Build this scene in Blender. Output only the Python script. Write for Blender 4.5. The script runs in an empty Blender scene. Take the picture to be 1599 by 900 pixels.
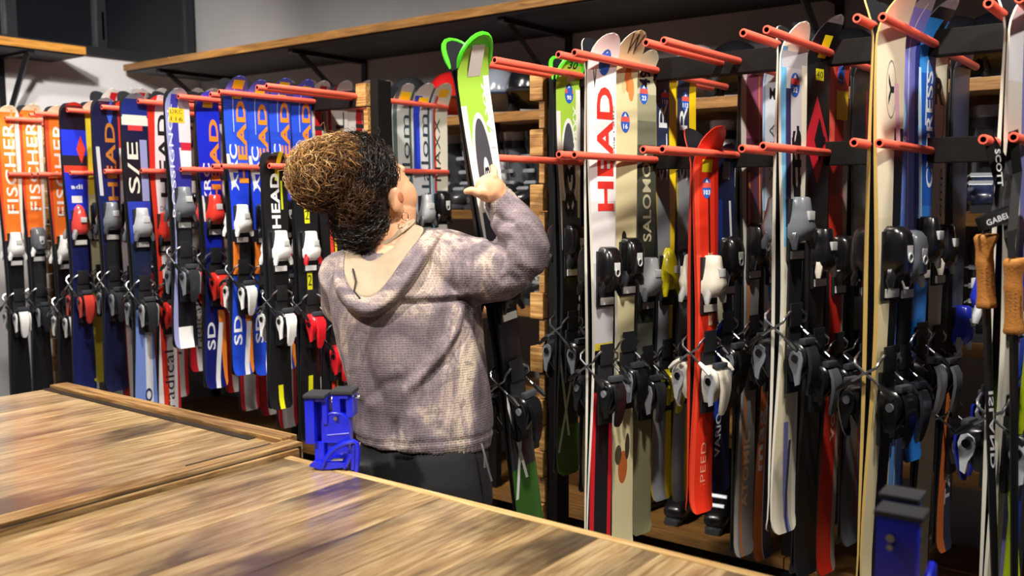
import bpy, bmesh, math, random
import numpy as np
from mathutils import Vector, Matrix, noise
random.seed(7); rng = np.random.default_rng(7)
SC = bpy.context.scene
COL = SC.collection
R = math.radians

# ------------------------------------------------------------------ camera
W, HH = 1599, 900
FPX, YAW, PITCH, ROLL, CAMZ = 1456.46, .649, .09696, -.00386, 1.5
CAM = Vector((0, 0, CAMZ))
_cy, _sy = math.cos(YAW), math.sin(YAW)
CF = Vector((-_sy*math.cos(PITCH), _cy*math.cos(PITCH), -math.sin(PITCH)))
_r0 = Vector((_cy, _sy, 0)); _u0 = _r0.cross(CF)
CR = _r0*math.cos(ROLL) + _u0*math.sin(ROLL)
CU = _u0*math.cos(ROLL) - _r0*math.sin(ROLL)
def ray(x, y): return CR*((x-799.5)/FPX) - CU*((y-450)/FPX) + CF
def onX(x, y, X): d = ray(x, y); return CAM + d*(X/d.x)
def onY(x, y, Y): d = ray(x, y); return CAM + d*(Y/d.y)
def onZ(x, y, Z): d = ray(x, y); return CAM + d*((Z-CAMZ)/d.z)
def P(x, y, dep): return CAM + ray(x, y)*dep
cd = bpy.data.cameras.new('camera'); cam = bpy.data.objects.new('camera', cd); COL.objects.link(cam)
cam.matrix_world = Matrix(((CR.x, CU.x, -CF.x, 0), (CR.y, CU.y, -CF.y, 0), (CR.z, CU.z, -CF.z, CAMZ), (0, 0, 0, 1)))
cd.sensor_width = 36; cd.lens = 36*FPX/W; cd.clip_start = .05
cd.dof.use_dof = True; cd.dof.focus_distance = 2.55; cd.dof.aperture_fstop = 3.4
SC.camera = cam
# ------------------------------------------------------------------ world, lamps, exposure
wd = bpy.data.worlds.new('world'); SC.world = wd; wd.use_nodes = True
wd.node_tree.nodes['Background'].inputs[0].default_value = (.75, .82, 1, 1)
wd.node_tree.nodes['Background'].inputs[1].default_value = .035
def spot(name, loc, to, energy, angle, blend=.6, size=.06, col=(1, .93, .84)):
    l = bpy.data.lights.new(name, 'SPOT'); l.energy = energy; l.spot_size = R(angle); l.spot_blend = blend
    l.shadow_soft_size = size; l.color = col
    o = bpy.data.objects.new(name, l); COL.objects.link(o); o.location = loc
    o.rotation_euler = (Vector(to)-Vector(loc)).to_track_quat('-Z', 'Y').to_euler(); return o
spot('ceiling_spot', (-.55, 1.5, 3.1), (-1.0, 2.3, 1.75), 190, 105, .9)
spot('ceiling_spot', (-2.2, 1.5, 3.1), (-2.7, 2.3, 1.75), 190, 105, .9)
spot('ceiling_spot', (-3.7, 1.5, 3.1), (-4.2, 2.4, 1.75), 170, 105, .9)
spot('ceiling_spot', (.75, 1.5, 3.1), (.1, 2.2, 1.6), 110, 100, .9)
spot('ceiling_spot', (-1.35, -.5, 3.1), (-1.85, 1.2, 1.05), 290, 54, .8)
spot('ceiling_spot', (-2.7, 1.0, 3.1), (-5.65, 3.2, 2.15), 420, 44, .8)
pl_ = bpy.data.lights.new('wall_fill_light', 'POINT'); pl_.energy = 52; pl_.shadow_soft_size = .08; pl_.color = (1, .95, .9)  # unseen point light added as fill for the upper back wall
po_ = bpy.data.objects.new('wall_fill_light', pl_); COL.objects.link(po_); po_.location = (-2.6, .7, 2.95)
SC.view_settings.view_transform = 'Standard'; SC.view_settings.look = 'None'
SC.view_settings.gamma = 1; SC.view_settings.use_curve_mapping = False
SC.view_settings.exposure = .55

# ------------------------------------------------------------------ materials
def lin(h):
    if not isinstance(h, str): return tuple(h)[:3]
    h = h.lstrip('#'); c = [int(h[i:i+2], 16)/255 for i in (0, 2, 4)]
    return tuple(x/12.92 if x <= .04045 else ((x+.055)/1.055)**2.4 for x in c)
_M = {}
def mat(hexc, rough=.5, metal=0, coat=0, name=None, bump=0, bscale=200, var=0, vscale=6):
    key = (hexc, rough, metal, coat, bump, bscale, var, vscale)
    if key in _M: return _M[key]
    m = bpy.data.materials.new(name or 'paint'); m.use_nodes = True
    nt = m.node_tree; b = nt.nodes['Principled BSDF']; c = lin(hexc)
    b.inputs['Base Color'].default_value = (*c, 1); b.inputs['Roughness'].default_value = rough
    b.inputs['Metallic'].default_value = metal; b.inputs['Coat Weight'].default_value = coat
    b.inputs['Coat Roughness'].default_value = .12
    tc = nt.nodes.new('ShaderNodeTexCoord')
    if bump:
        n = nt.nodes.new('ShaderNodeTexNoise'); n.inputs['Scale'].default_value = bscale
        bp = nt.nodes.new('ShaderNodeBump'); bp.inputs['Strength'].default_value = bump; bp.inputs['Distance'].default_value = .004
        nt.links.new(tc.outputs['Object'], n.inputs['Vector']); nt.links.new(n.outputs['Fac'], bp.inputs['Height'])
        nt.links.new(bp.outputs['Normal'], b.inputs['Normal'])
    if var:
        n = nt.nodes.new('ShaderNodeTexNoise'); n.inputs['Scale'].default_value = vscale; n.inputs['Detail'].default_value = 6
        mx = nt.nodes.new('ShaderNodeMix'); mx.data_type = 'RGBA'
        mx.inputs[6].default_value = (*[x*(1-var) for x in c], 1); mx.inputs[7].default_value = (*[min(1, x*(1+var)) for x in c], 1)
        nt.links.new(tc.outputs['Object'], n.inputs['Vector']); nt.links.new(n.outputs['Fac'], mx.inputs[0])
        nt.links.new(mx.outputs[2], b.inputs['Base Color'])
    _M[key] = m; return m
class NT:
    def __init__(s, name):
        s.m = bpy.data.materials.new(name); s.m.use_nodes = True; s.t = s.m.node_tree; s.b = s.t.nodes['Principled BSDF']
    def n(s, typ, **kw):
        o = s.t.nodes.new(typ)
        for k, v in kw.items(): setattr(o, k, v)
        return o
    def l(s, a, b): s.t.links.new(a, b)
    def math(s, op, a, b=None, c=None):
        o = s.n('ShaderNodeMath', operation=op)
        for i, v in enumerate((a, b, c)):
            if v is None: continue
            if isinstance(v, (int, float)): o.inputs[i].default_value = v
            else: s.l(v, o.inputs[i])
        return o.outputs[0]
    def mix(s, fac, a, b):
        o = s.n('ShaderNodeMix', data_type='RGBA')
        for i, v in ((0, fac), (6, a), (7, b)):
            if isinstance(v, (int, float)): o.inputs[i].default_value = v
            elif isinstance(v, (tuple, str)): o.inputs[i].default_value = (*lin(v), 1)
            else: s.l(v, o.inputs[i])
        return o.outputs[2]
    def noise(s, vec, scale, detail=4, rough=.55, dist=0):
        o = s.n('ShaderNodeTexNoise'); o.inputs['Scale'].default_value = scale; o.inputs['Detail'].default_value = detail
        o.inputs['Roughness'].default_value = rough; o.inputs['Distortion'].default_value = dist; s.l(vec, o.inputs['Vector']); return o.outputs['Fac']
    def mapv(s, vec, scale=(1, 1, 1), loc=(0, 0, 0)):
        o = s.n('ShaderNodeMapping'); o.inputs['Scale'].default_value = scale; o.inputs['Location'].default_value = loc; s.l(vec, o.inputs['Vector']); return o.outputs[0]
    def ramp(s, fac, stops, interp='LINEAR'):
        o = s.n('ShaderNodeValToRGB'); o.color_ramp.interpolation = interp; e = o.color_ramp.elements
        while len(e) < len(stops): e.new(.5)
        for el, (p, c) in zip(e, stops): el.position = p; el.color = (*lin(c), 1)
        s.l(fac, o.inputs[0]); return o.outputs[0]
    def bump(s, h, strength=.3, dist=.004):
        o = s.n('ShaderNodeBump'); o.inputs['Strength'].default_value = strength; o.inputs['Distance'].default_value = dist
        s.l(h, o.inputs['Height']); s.l(o.outputs[0], s.b.inputs['Normal'])
def topsheet(name, base, shapes, rough=.32):
    """printed ski topsheet: UV u = metres across (x10), v = metres from the tip"""
    t = NT(name); uv = t.n('ShaderNodeUVMap'); uv.uv_map = 'UVMap'
    sp = t.n('ShaderNodeSeparateXYZ'); t.l(uv.outputs[0], sp.inputs[0]); u, v = sp.outputs[0], sp.outputs[1]
    if isinstance(base, list): c = t.ramp(t.math('DIVIDE', v, 2.0), [(p/2.0, h) for p, h in base], 'CONSTANT')
    else:
        r = t.n('ShaderNodeRGB'); r.outputs[0].default_value = (*lin(base), 1); c = r.outputs[0]
    for s in shapes:
        if s[0] == 'r':
            _, u0, u1, v0, v1, h = s[:6]; sk = s[6] if len(s) > 6 else 0
            uu = t.math('SUBTRACT', u, t.math('MULTIPLY', t.math('SUBTRACT', v, v0), sk)) if sk else u
            m = t.math('MULTIPLY', t.math('COMPARE', uu, (u0+u1)/2, (u1-u0)/2), t.math('COMPARE', v, (v0+v1)/2, (v1-v0)/2))
        else:
            _, cu, cv, ru, rv, h = s[:6]
            a = t.math('DIVIDE', t.math('SUBTRACT', u, cu), ru); b = t.math('DIVIDE', t.math('SUBTRACT', v, cv), rv)
            if s[0] == 'e': m = t.math('LESS_THAN', t.math('ADD', t.math('MULTIPLY', a, a), t.math('MULTIPLY', b, b)), 1)
            else: m = t.math('LESS_THAN', t.math('ADD', t.math('ABSOLUTE', a), t.math('ABSOLUTE', b)), 1)
        c = t.mix(m, c, h)
    tc = t.n('ShaderNodeTexCoord')
    ns = t.noise(t.mapv(tc.outputs['Object'], (30, 60, 6)), 6, 6, .7)
    c = t.mix(t.math('MULTIPLY', t.math('GREATER_THAN', ns, .68), .35), c, (.12, .12, .12))
    t.l(c, t.b.inputs['Base Color']); t.b.inputs['Roughness'].default_value = rough
    t.b.inputs['Coat Weight'].default_value = .35; t.b.inputs['Coat Roughness'].default_value = .15
    return t.m

# ------------------------------------------------------------------ mesh helpers
def link(o, parent=None):
    COL.objects.link(o)
    if parent is not None: o.parent = parent
    return o
def from_data(name, verts, faces, m=None, parent=None, smooth=False, mats=None, idx=None):
    me = bpy.data.meshes.new(name); me.from_pydata([tuple(v) for v in verts], [], [tuple(f) for f in faces]); me.update()
    for x in (mats or ([m] if m else [])): me.materials.append(x)
    if idx is not None: me.polygons.foreach_set('material_index', idx)
    if smooth: me.polygons.foreach_set('use_smooth', [True]*len(me.polygons))
    return link(bpy.data.objects.new(name, me), parent)
class MB:
    """collects shapes into one mesh"""
    def __init__(s): s.v = []; s.f = []
    def add(s, v, f):
        k = len(s.v); s.v += [Vector(x) for x in v]; s.f += [tuple(i+k for i in q) for q in f]; return s
    def box(s, a, b, bev=0):
        (x0, y0, z0), (x1, y1, z1) = a, b
        if bev:
            bm = bmesh.new(); bmesh.ops.create_cube(bm, size=1)
            for v in bm.verts: v.co = Vector(((x0+x1)/2+v.co.x*(x1-x0), (y0+y1)/2+v.co.y*(y1-y0), (z0+z1)/2+v.co.z*(z1-z0)))
            bmesh.ops.bevel(bm, geom=bm.edges[:], offset=bev, segments=2, affect='EDGES', profile=.7)
            bm.verts.index_update(); s.add([v.co.copy() for v in bm.verts], [[v.index for v in f.verts] for f in bm.faces]); bm.free(); return s
        return s.add([(x0, y0, z0), (x1, y0, z0), (x1, y1, z0), (x0, y1, z0), (x0, y0, z1), (x1, y0, z1), (x1, y1, z1), (x0, y1, z1)],
                     [(0, 3, 2, 1), (4, 5, 6, 7), (0, 1, 5, 4), (1, 2, 6, 5), (2, 3, 7, 6), (3, 0, 4, 7)])
    def rings(s, rings, cap=True, closed=True):
        n = len(rings[0]); k = len(s.v)
        for r in rings: s.v += [Vector(p) for p in r]
        for i in range(len(rings)-1):
            for j in range(n if closed else n-1):
                a = k+i*n+j; b = k+i*n+(j+1) % n; s.f.append((a, b, b+n, a+n))
        if cap:
            s.f.append(tuple(range(k+n-1, k-1, -1))); e = k+(len(rings)-1)*n; s.f.append(tuple(range(e, e+n)))
        return s
    def tube(s, pts, r, n=8, cap=True):
        pts = [Vector(p) for p in pts]; rs = r if isinstance(r, (list, tuple)) else [r]*len(pts)
        t0 = (pts[1]-pts[0]).normalized(); up = Vector((0, 0, 1)) if abs(t0.z) < .9 else Vector((1, 0, 0))
        a = t0.cross(up).normalized(); out = []
        for i, p in enumerate(pts):
            t = (pts[min(i+1, len(pts)-1)]-pts[max(i-1, 0)]).normalized()
            a = (a-t*a.dot(t)).normalized(); b = t.cross(a)
            out.append([p+(a*math.cos(q)+b*math.sin(q))*rs[i] for q in (2*math.pi*j/n for j in range(n))])
        return s.rings(out, cap)
    def prism(s, poly, d0, d1, fn):
        """extrude 2-D polygon; fn(a,b,d) -> point"""
        return s.rings([[fn(a, b, d0) for a, b in poly], [fn(a, b, d1) for a, b in poly]])
    def ell(s, c, r, nu=16, nv=10, M=None):
        c = Vector(c); rr = []
        for i in range(1, nv):
            th = math.pi*i/nv; ring = []
            for j in range(nu):
                ph = 2*math.pi*j/nu; p = Vector((r[0]*math.sin(th)*math.cos(ph), r[1]*math.sin(th)*math.sin(ph), r[2]*math.cos(th)))
                ring.append(c+(M @ p if M else p))
            rr.append(ring)
        k = len(s.v); s.rings(rr, False); t = len(s.v)
        tp = Vector((0, 0, r[2])); bt = -tp
        s.v += [c+(M @ tp if M else tp), c+(M @ bt if M else bt)]
        e = k+(nv-2)*nu
        for j in range(nu):
            s.f.append((t, k+(j+1) % nu, k+j)); s.f.append((t+1, e+j, e+(j+1) % nu))
        return s
    def mesh(s, name, m=None, smooth=False, sharp=40):
        me = bpy.data.meshes.new(name); me.from_pydata([tuple(v) for v in s.v], [], s.f)
        bm = bmesh.new(); bm.from_mesh(me); bmesh.ops.recalc_face_normals(bm, faces=bm.faces[:]); bm.to_mesh(me); bm.free()
        if m: me.materials.append(m)
        if smooth:
            me.polygons.foreach_set('use_smooth', [True]*len(me.polygons))
            if sharp: me.set_sharp_from_angle(angle=R(sharp))
        return me
    def build(s, name, m, parent=None, smooth=False, sharp=40):
        return link(bpy.data.objects.new(name, s.mesh(name, m, smooth, sharp)), parent)
def empty(name, loc=(0, 0, 0), label=None, cat=None, group=None):
    o = bpy.data.objects.new(name, None); o.empty_display_size = .05; link(o); o.location = loc; return tag(o, label, cat, group)
def tag(o, label=None, cat=None, group=None, kind=None):
    for k, v in (('label', label), ('category', cat), ('group', group), ('kind', kind)):
        if v: o[k] = v
    return o
def place(me, name, parent, m=None, loc=(0, 0, 0), M=None):
    """an object on shared mesh data with a material of its own"""
    o = bpy.data.objects.new(name, me); link(o, parent)
    if M is not None: o.matrix_local = M
    else: o.location = loc
    if m:
        o.material_slots[0].link = 'OBJECT'; o.material_slots[0].material = m
    return o
def copy_tree(o, parent=None):
    c = o.copy(); link(c); c.parent = parent
    for ch in o.children: copy_tree(ch, c)
    return c
_T = {}
def text_geo(body, bold=.02):
    """outline text as (verts2d, faces), width/height normalised to 1"""
    if (body, bold) in _T: return _T[(body, bold)]
    cu = bpy.data.curves.new('lettering', 'FONT'); cu.body = body; cu.size = 1; cu.offset = bold; cu.resolution_u = 3; cu.space_character = 1.05
    o = bpy.data.objects.new('lettering', cu); COL.objects.link(o)
    me = bpy.data.meshes.new_from_object(o.evaluated_get(bpy.context.evaluated_depsgraph_get()))
    v = np.array([x.co[:] for x in me.vertices]); f = [tuple(p.vertices) for p in me.polygons]
    bpy.data.objects.remove(o); bpy.data.curves.remove(cu); bpy.data.meshes.remove(me)
    v = v[:, :2]; v = v-(v.max(0)+v.min(0))/2; v = v/(v.max(0)-v.min(0))
    _T[(body, bold)] = (v, f); return v, f
def text_on(body, m, parent, fn, ln, ht, bold=.02, name='lettering'):
    """fn(a,b) maps text metres to a local point"""
    v, f = text_geo(body, bold)
    return from_data(name, [fn(a*ln, b*ht) for a, b in v], f, m, parent)
def remeshed(mb, voxel, smooth=4, fac=.5):
    me = mb.mesh('tmp'); o = bpy.data.objects.new('tmp', me); COL.objects.link(o)
    md = o.modifiers.new('r', 'REMESH'); md.mode = 'VOXEL'; md.voxel_size = voxel; md.adaptivity = 0
    if smooth: s = o.modifiers.new('s', 'SMOOTH'); s.factor = fac; s.iterations = smooth
    out = bpy.data.meshes.new_from_object(o.evaluated_get(bpy.context.evaluated_depsgraph_get()))
    bpy.data.objects.remove(o); bpy.data.meshes.remove(me); return out

# ------------------------------------------------------------------ the room
def plaster(name, c1, c2, bump=.25):
    t = NT(name); tc = t.n('ShaderNodeTexCoord'); o = tc.outputs['Object']
    f = t.noise(o, 1.3, 8, .65); t.l(t.mix(f, c1, c2), t.b.inputs['Base Color']); t.b.inputs['Roughness'].default_value = .85
    t.bump(t.noise(o, 45, 6, .6), bump, .006); return t.m
def struct(name, mb, m, smooth=False):
    return tag(mb.build(name, m, None, smooth), kind='structure')
M_WALL = plaster('grey_plaster', '#8d8d90', '#a6a5a8'); M_FLOOR = plaster('concrete', '#55534f', '#8c8880', .15)
struct('floor', MB().box((-5.8, -2.2, -.1), (2.2, 4.0, 0)), M_FLOOR)
struct('wall_back', MB().box((-5.8, 3.9, 0), (2.2, 4.0, 3.2)), M_WALL)
struct('wall_left', MB().box((-5.75, -2.2, 0), (-5.65, 3.9, 2.385)), plaster('pale_plaster', '#b9b9bd', '#cfcfd2'))
struct('ceiling', MB().box((-5.8, -2.2, 3.2), (2.2, 4.0, 3.3)), mat('#24262a', .8))
M_FRAME = mat('#171b21', .5, var=.2); M_DARKGLASS = mat('#0b1016', .15, coat=.3)
win = struct('window_1', MB().box((-5.70, -2.2, 2.385), (-5.62, 3.88, 2.44)).box((-5.70, -2.2, 2.96), (-5.62, 3.88, 3.2)), M_FRAME)
for y0 in (1.15, 2.62, 3.17, 3.80): MB().box((-5.70, y0, 2.44), (-5.63, y0+.06, 2.96)).build('mullion', M_FRAME, win)
for y0, y1 in ((1.21, 2.62), (2.68, 3.17), (3.23, 3.80)): MB().box((-5.675, y0, 2.44), (-5.665, y1, 2.96)).build('pane', M_DARKGLASS, win)
MB().box((-5.655, 3.20, 2.49), (-5.63, 3.215, 2.66)).build('latch_rail', mat('#8b9096', .35, .8), win)
# wood
def wood(name, light, mid, dark, scorch=.5, rough=.35, coat=.4, along=1, seed=0.):
    t = NT(name); tc = t.n('ShaderNodeTexCoord'); oi = t.n('ShaderNodeObjectInfo')
    off = t.n('ShaderNodeVectorMath', operation='SCALE'); cb = t.n('ShaderNodeCombineXYZ')
    t.l(oi.outputs['Random'], cb.inputs[0]); t.l(oi.outputs['Random'], cb.inputs[1]); t.l(cb.outputs[0], off.inputs[0]); off.inputs['Scale'].default_value = 9
    ad = t.n('ShaderNodeVectorMath', operation='ADD'); t.l(tc.outputs['Object'], ad.inputs[0]); t.l(off.outputs[0], ad.inputs[1])
    sc = [14, 14, 14]; sc[along] = .8
    g = t.noise(t.mapv(ad.outputs[0], tuple(sc)), 5, 8, .62, 1.2)
    sc2 = [2.0, 2.0, 2.0]; sc2[along] = .75
    big = t.noise(t.mapv(ad.outputs[0], tuple(sc2), (seed, seed, 0)), 2.1, 5, .55, .5)
    sc3 = [40, 40, 40]; sc3[along] = 1.2
    fine = t.noise(t.mapv(ad.outputs[0], tuple(sc3)), 6, 4, .6)
    c = t.ramp(g, [(.25, dark), (.45, mid), (.62, light), (1, light)])
    c = t.mix(t.math('MULTIPLY', fine, .35), c, mid)
    b = t.ramp(big, [(.44, '#ffffff'), (.64, '#000000')])
    bw = t.n('ShaderNodeRGBToBW'); t.l(b, bw.inputs[0])
    c = t.mix(t.math('MULTIPLY', t.math('SUBTRACT', 1, bw.outputs[0]), scorch), c, dark)
    t.l(c, t.b.inputs['Base Color']); t.b.inputs['Roughness'].default_value = rough
    t.b.inputs['Coat Weight'].default_value = coat; t.b.inputs['Coat Roughness'].default_value = .18
    t.bump(g, .12, .002); return t.m
M_TABLE = wood('scorched_pine', '#d2b98a', '#a08054', '#352a21', .9, .3, .6)
M_RIM = wood('scorched_rim', '#c79f66', '#8a6437', '#241810', .5, .45, .2, 0)
M_RIMY = wood('scorched_rim_y', '#d3b07a', '#8a6437', '#241810', .5, .45, .2, 1)
M_SHELF = wood('shelf_board', '#a87a3e', '#875e2c', '#412a13', .45, .55, .1, 0)
M_BLOCK = wood('block_wood', '#cfa566', '#9a6d36', '#4a2d14', .35, .6, .05, 0)
M_CHAR = wood('charred_edge', '#2a1e14', '#1a130d', '#0c0907', .5, .6, .1, 1)
M_BLACKWOOD = mat('#0f0c0a', .7, bump=.12, bscale=60, var=.3, vscale=20); M_BLACKWOOD.node_tree.nodes['Principled BSDF'].inputs['Specular IOR Level'].default_value = .2
M_BLACKMETAL = mat('#101113', .45, .3)
# ------------------------------------------------------------------ the two counters
def plank_top(t, x0, x1, y0, y1, z, n):
    w = (x1-x0)/n
    for i in range(n):
        MB().box((x0+i*w+.0005, y0, z-.032), (x0+(i+1)*w-.0005, y1, z), .0012).build('plank', M_TABLE, t)
def counter(name, x0, x1, y0, y1, z, n, label, rim):
    t = empty(name, (0, 0, 0), label, 'counter')
    plank_top(t, x0, x1, y0, y1, z, n)
    for x in (x0+.05, x1-.05):
        for y in (y0+.06, y1-.1): MB().box((x-.035, y-.035, 0), (x+.035, y+.035, z-.032), .003).build('leg', M_BLACKWOOD, t)
    MB().box((x0+.03, y1-.075, z-.15), (x1-.03, y1-.05, z-.032)).build('apron', M_BLACKWOOD, t)
    MB().box((x0+.03, y0+.03, z-.15), (x1-.03, y0+.055, z-.032)).build('apron', M_BLACKWOOD, t)
    if rim:
        MB().box((x0, y1, z-.035), (x1+.0, y1+.055, z+.012), .003).build('rim_board', M_RIM, t)
        MB().box((x0, y1-.024, z+.0003), (x1-.09, y1-.002, z+.0025)).build('groove', M_CHAR, t)
        MB().box((x1+.001, y0, z-.035), (x1+.05, y1+.03, z+.006), .003).build('rim_board', M_RIMY, t)
        MB().box((x1-.012, y1-.25, z+.0003), (x1-.001, y1-.02, z+.004)).build('groove', M_CHAR, t)
        MB().box((x1+.0515, y0, z-.035), (x1+.0555, y1+.02, z-.001)).build('groove', M_CHAR, t)
        MB().box((x1+.056, y0, z-.035), (x1+.067, y1+.005, z-.002), .002).build('edge_strip', M_RIMY, t)
    else:
        MB().box((x0, y1, z-.035), (x1, y1+.022, z+.001), .003).build('edge_strip', wood('pale_edge', '#e6c893', '#c59d62', '#7b5a33', .2, .45, .2, 0), t)
    return t
counter('wooden_counter', -2.90, -1.785, -.25, 1.42, .908, 10, 'raised scorched pine counter with a rim board around its planked top', True)
counter('wooden_counter', -1.715, .75, -.25, 1.375, .895, 20, 'lower glossy scorched pine counter carrying the blue ski vises', False)

# ------------------------------------------------------------------ racks
UZ, LZ = 1.876, 1.613
BY0, BY1 = 2.5, 2.55
M_PEG = mat('#fb6650', .42, coat=.15, var=.12, vscale=30); M_PEGIN = mat('#5a1510', .7)
def peg_mesh(L, name):
    n = 14; prof = [(0, .0), (.0095, .0), (.0102, .0012), (.0102, L-.0015), (.0092, L), (.006, L), (.006, L-.03), (0, L-.03)]
    v = []; f = []; idx = []
    for r, y in prof: v += [(r*math.cos(2*math.pi*j/n), y, r*math.sin(2*math.pi*j/n)) for j in range(n)]
    for i in range(len(prof)-1):
        for j in range(n):
            a = i*n+j; b = i*n+(j+1) % n; f.append((a, a+n, b+n, b)); idx.append(1 if i >= 5 else 0)
    me = bpy.data.meshes.new(name); me.from_pydata(v, [], f); me.materials.append(M_PEG); me.materials.append(M_PEGIN)
    me.polygons.foreach_set('material_index', idx); me.polygons.foreach_set('use_smooth', [True]*len(f)); me.set_sharp_from_angle(angle=R(40)); return me
PEG = peg_mesh(.445, 'peg')
SLOT = dict(A=-1.645, B=-1.382, C=-1.125, D=-.868, E=-.612, F=-.36, F2=-.10, G=-2.63, H=-2.897, I=-3.15, J=-3.415, K=-3.685, L=-3.96, M=-4.24, N=-4.52, O=-4.79)
def rack(x0, x1, slots, label, posts):
    t = empty('ski_rack', (0, 0, 0), label, 'rack', None)
    for z in (UZ, LZ): MB().box((x0, BY0, z-.031), (x1, BY1, z+.031), .002).build('beam', M_BLACKWOOD, t)
    for s in slots:
        for z in (UZ, LZ):
            for dx in (-.026, .026):
                j = random.uniform(-.004, .004)
                place(PEG, 'peg', t, None, M=Matrix.Translation((SLOT[s]+dx, BY0+.006, z+j)) @ Matrix.Rotation(math.pi+random.uniform(-.006, .006), 4, 'Z'))
                place(PEG, 'peg', t, None, (SLOT[s]+dx, BY1-.006, z+j-.004))
    for (px, side, z0, top) in posts:
        MB().box((px-.02, BY0-.008, 0), (px+.02, BY1+.012, top), .002).build('post', M_BLACKWOOD, t)
        k = 0; z = top-.095
        while z > .05:
            a = px+side*(.023+.045*(k % 2 == 1)*0); w = .052
            x_0, x_1 = (a, a+side*w) if side > 0 else (a+side*w, a)
            if k % 2 == 0: MB().box((x_0, BY0-.03, z-.0), (x_1, BY1+.01, z+.085), .004).build('spacer_block', M_BLOCK, t)
            else: MB().box((px+side*.023 if side > 0 else px+side*.045, BY0-.02, z), (px+side*.045 if side > 0 else px+side*.023, BY1+.02, z+.085), .003).build('spacer_block', M_BLOCK, t)
            k += 1; z -= .0885
    return t
rack(-1.70, .45, 'ABCDEF', 'black timber rack with red pegs and a block post beside the green ski', [(-1.725, -1, 0, 1.905)])
rack(-4.95, -2.55, 'GHIJKLMNO', 'black timber rack with red pegs that holds the orange skis', [(-2.53, -1, 0, 1.935), (-4.97, -1, 0, 1.905)])

# ------------------------------------------------------------------ shelves
def wall_shelf(lo, hi, brackets, label, axis):
    t = empty('wall_shelf', lo, label, 'shelf')
    d = Vector(hi)-Vector(lo); MB().box((0, 0, 0), tuple(d), .003).build('board', M_SHELF if axis == 0 else wood('shelf_board_y', '#c98f3c', '#a2702c', '#5a3a17', .2, .5, .1, 1), t)
    MB().box((.004, .02 if axis == 0 else .004, -.008), (d.x-(.004 if axis == 0 else .02), d.y-.002, -.0005)).build('underside_shade_panel', mat('#121417', .6), t)  # black sheet added below the board to stand in for shade
    for b in brackets:
        mb = MB()
        if axis == 0: mb.tube([(b, .10, -.009), (b, d.y-.01, -.36)], .016, 4).box((b-.018, .05, -.03), (b+.018, d.y, -.009)).box((b-.018, d.y-.012, -.45), (b+.018, d.y, -.022))
        else: mb.tube([(d.x-.06, b, -.002), (.02, b, -.42)], .018, 4).box((0, b-.018, -.022), (d.x-.03, b+.018, -.002)).box((0, b-.018, -.47), (.012, b+.018, -.022))
        mb.build('bracket', M_BLACKMETAL, t)
    return t
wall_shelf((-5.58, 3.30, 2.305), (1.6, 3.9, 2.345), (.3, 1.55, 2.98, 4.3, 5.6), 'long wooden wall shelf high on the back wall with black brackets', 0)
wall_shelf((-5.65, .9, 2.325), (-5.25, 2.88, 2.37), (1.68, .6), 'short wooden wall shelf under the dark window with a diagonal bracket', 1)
SH = (1.835, 1.40, .97, .53, .10)
t = empty('storage_shelf', (-5.5, 3.32, 0), 'long wooden shelving unit behind the racks holding helmets and boots', 'shelf')
for z in SH:
    for k in range(5): MB().box((k*1.42+.002, 0, z), (k*1.42+1.418, .54, z+.042), .003).build('shelf_board', M_SHELF, t)
for k in range(6): 
    for y in (.05, .5): MB().box((k*1.42-.022+(k == 0)*.03, y-.02, 0), (k*1.42+.022+(k == 0)*.03, y+.02, 1.835), .002).build('upright', M_BLACKWOOD, t)

# ------------------------------------------------------------------ skis
M_EDGE = mat('#c9c9c6', .3, .6); M_SIDEB = mat('#16171a', .4); M_BASE = mat('#1b1c20', .35)
M_SIDEW = mat('#d9d5c6', .45); M_STEEL = mat('#b8bbbf', .25, 1); M_BLK = mat('#0d0e10', .28, coat=.5); M_BLKM = mat('#15161a', .55)
M_GREY = mat('#8c9097', .35, .3); M_LGREY = mat('#c4c6c5', .45); M_DGREY = mat('#3b3e44', .4)
def sup(w, h, n=9, e=2.6):
    """half super-ellipse, open towards x=0: list of (x_out, y)"""
    out = []
    for i in range(n):
        a = math.pi*i/(n-1); c, s_ = math.cos(a), math.sin(a)
        out.append((h*abs(s_)**(2/e), w*math.copysign(abs(c)**(2/e), c)))
    return out
def loft_z(secs, e=2.6):
    mb = MB(); mb.rings([[(x0+x, y, z) for x, y in sup(w, h, 11, e)] for (z, w, h, x0) in secs]); return mb
# binding pieces: x = out of the topsheet, y = across, z = towards the tip
BM = {}
def bm_(k, mb, smooth=True): BM[k] = mb.mesh(k.rstrip('-1'), M_BLK, smooth, 50)
n_ = 14
bm_('ring_mark', MB().rings([[(x, r*math.cos(2*math.pi*j/n_), .012+r*1.3*math.sin(2*math.pi*j/n_)) for j in range(n_)] for x, r in ((.056, .0095), (.0655, .0095), (.0655, .007), (.056, .007))], False), False)
bm_('rail', MB().box((0, -.5, -.5), (.008, .5, .5)), False)
bm_('toe_plate', MB().box((0, -.034, -.095), (.011, .034, .075), .003))
bm_('toe_cap_a', loft_z([(.088, .020, .018, .006), (.084, .026, .036, .006), (.070, .031, .050, .006), (.045, .034, .056, .006), (.01, .035, .057, .006), (-.022, .034, .054, .006), (-.034, .030, .034, .006), (-.05, .028, .022, .006)], 3.6))
bm_('toe_cap_b', loft_z([(.080, .018, .036, .006), (.076, .021, .042, .006), (.05, .024, .046, .006), (.03, .028, .050, .006), (.0, .036, .058, .006), (-.025, .036, .050, .006), (-.045, .03, .026, .006)], 3))
bm_('toe_cap_c', loft_z([(.10, .008, .012, .006), (.085, .020, .028, .006), (.055, .029, .040, .006), (.02, .035, .046, .006), (-.012, .037, .05, .006), (-.032, .036, .044, .006), (-.04, .03, .026, .006)], 2.2))
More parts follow.
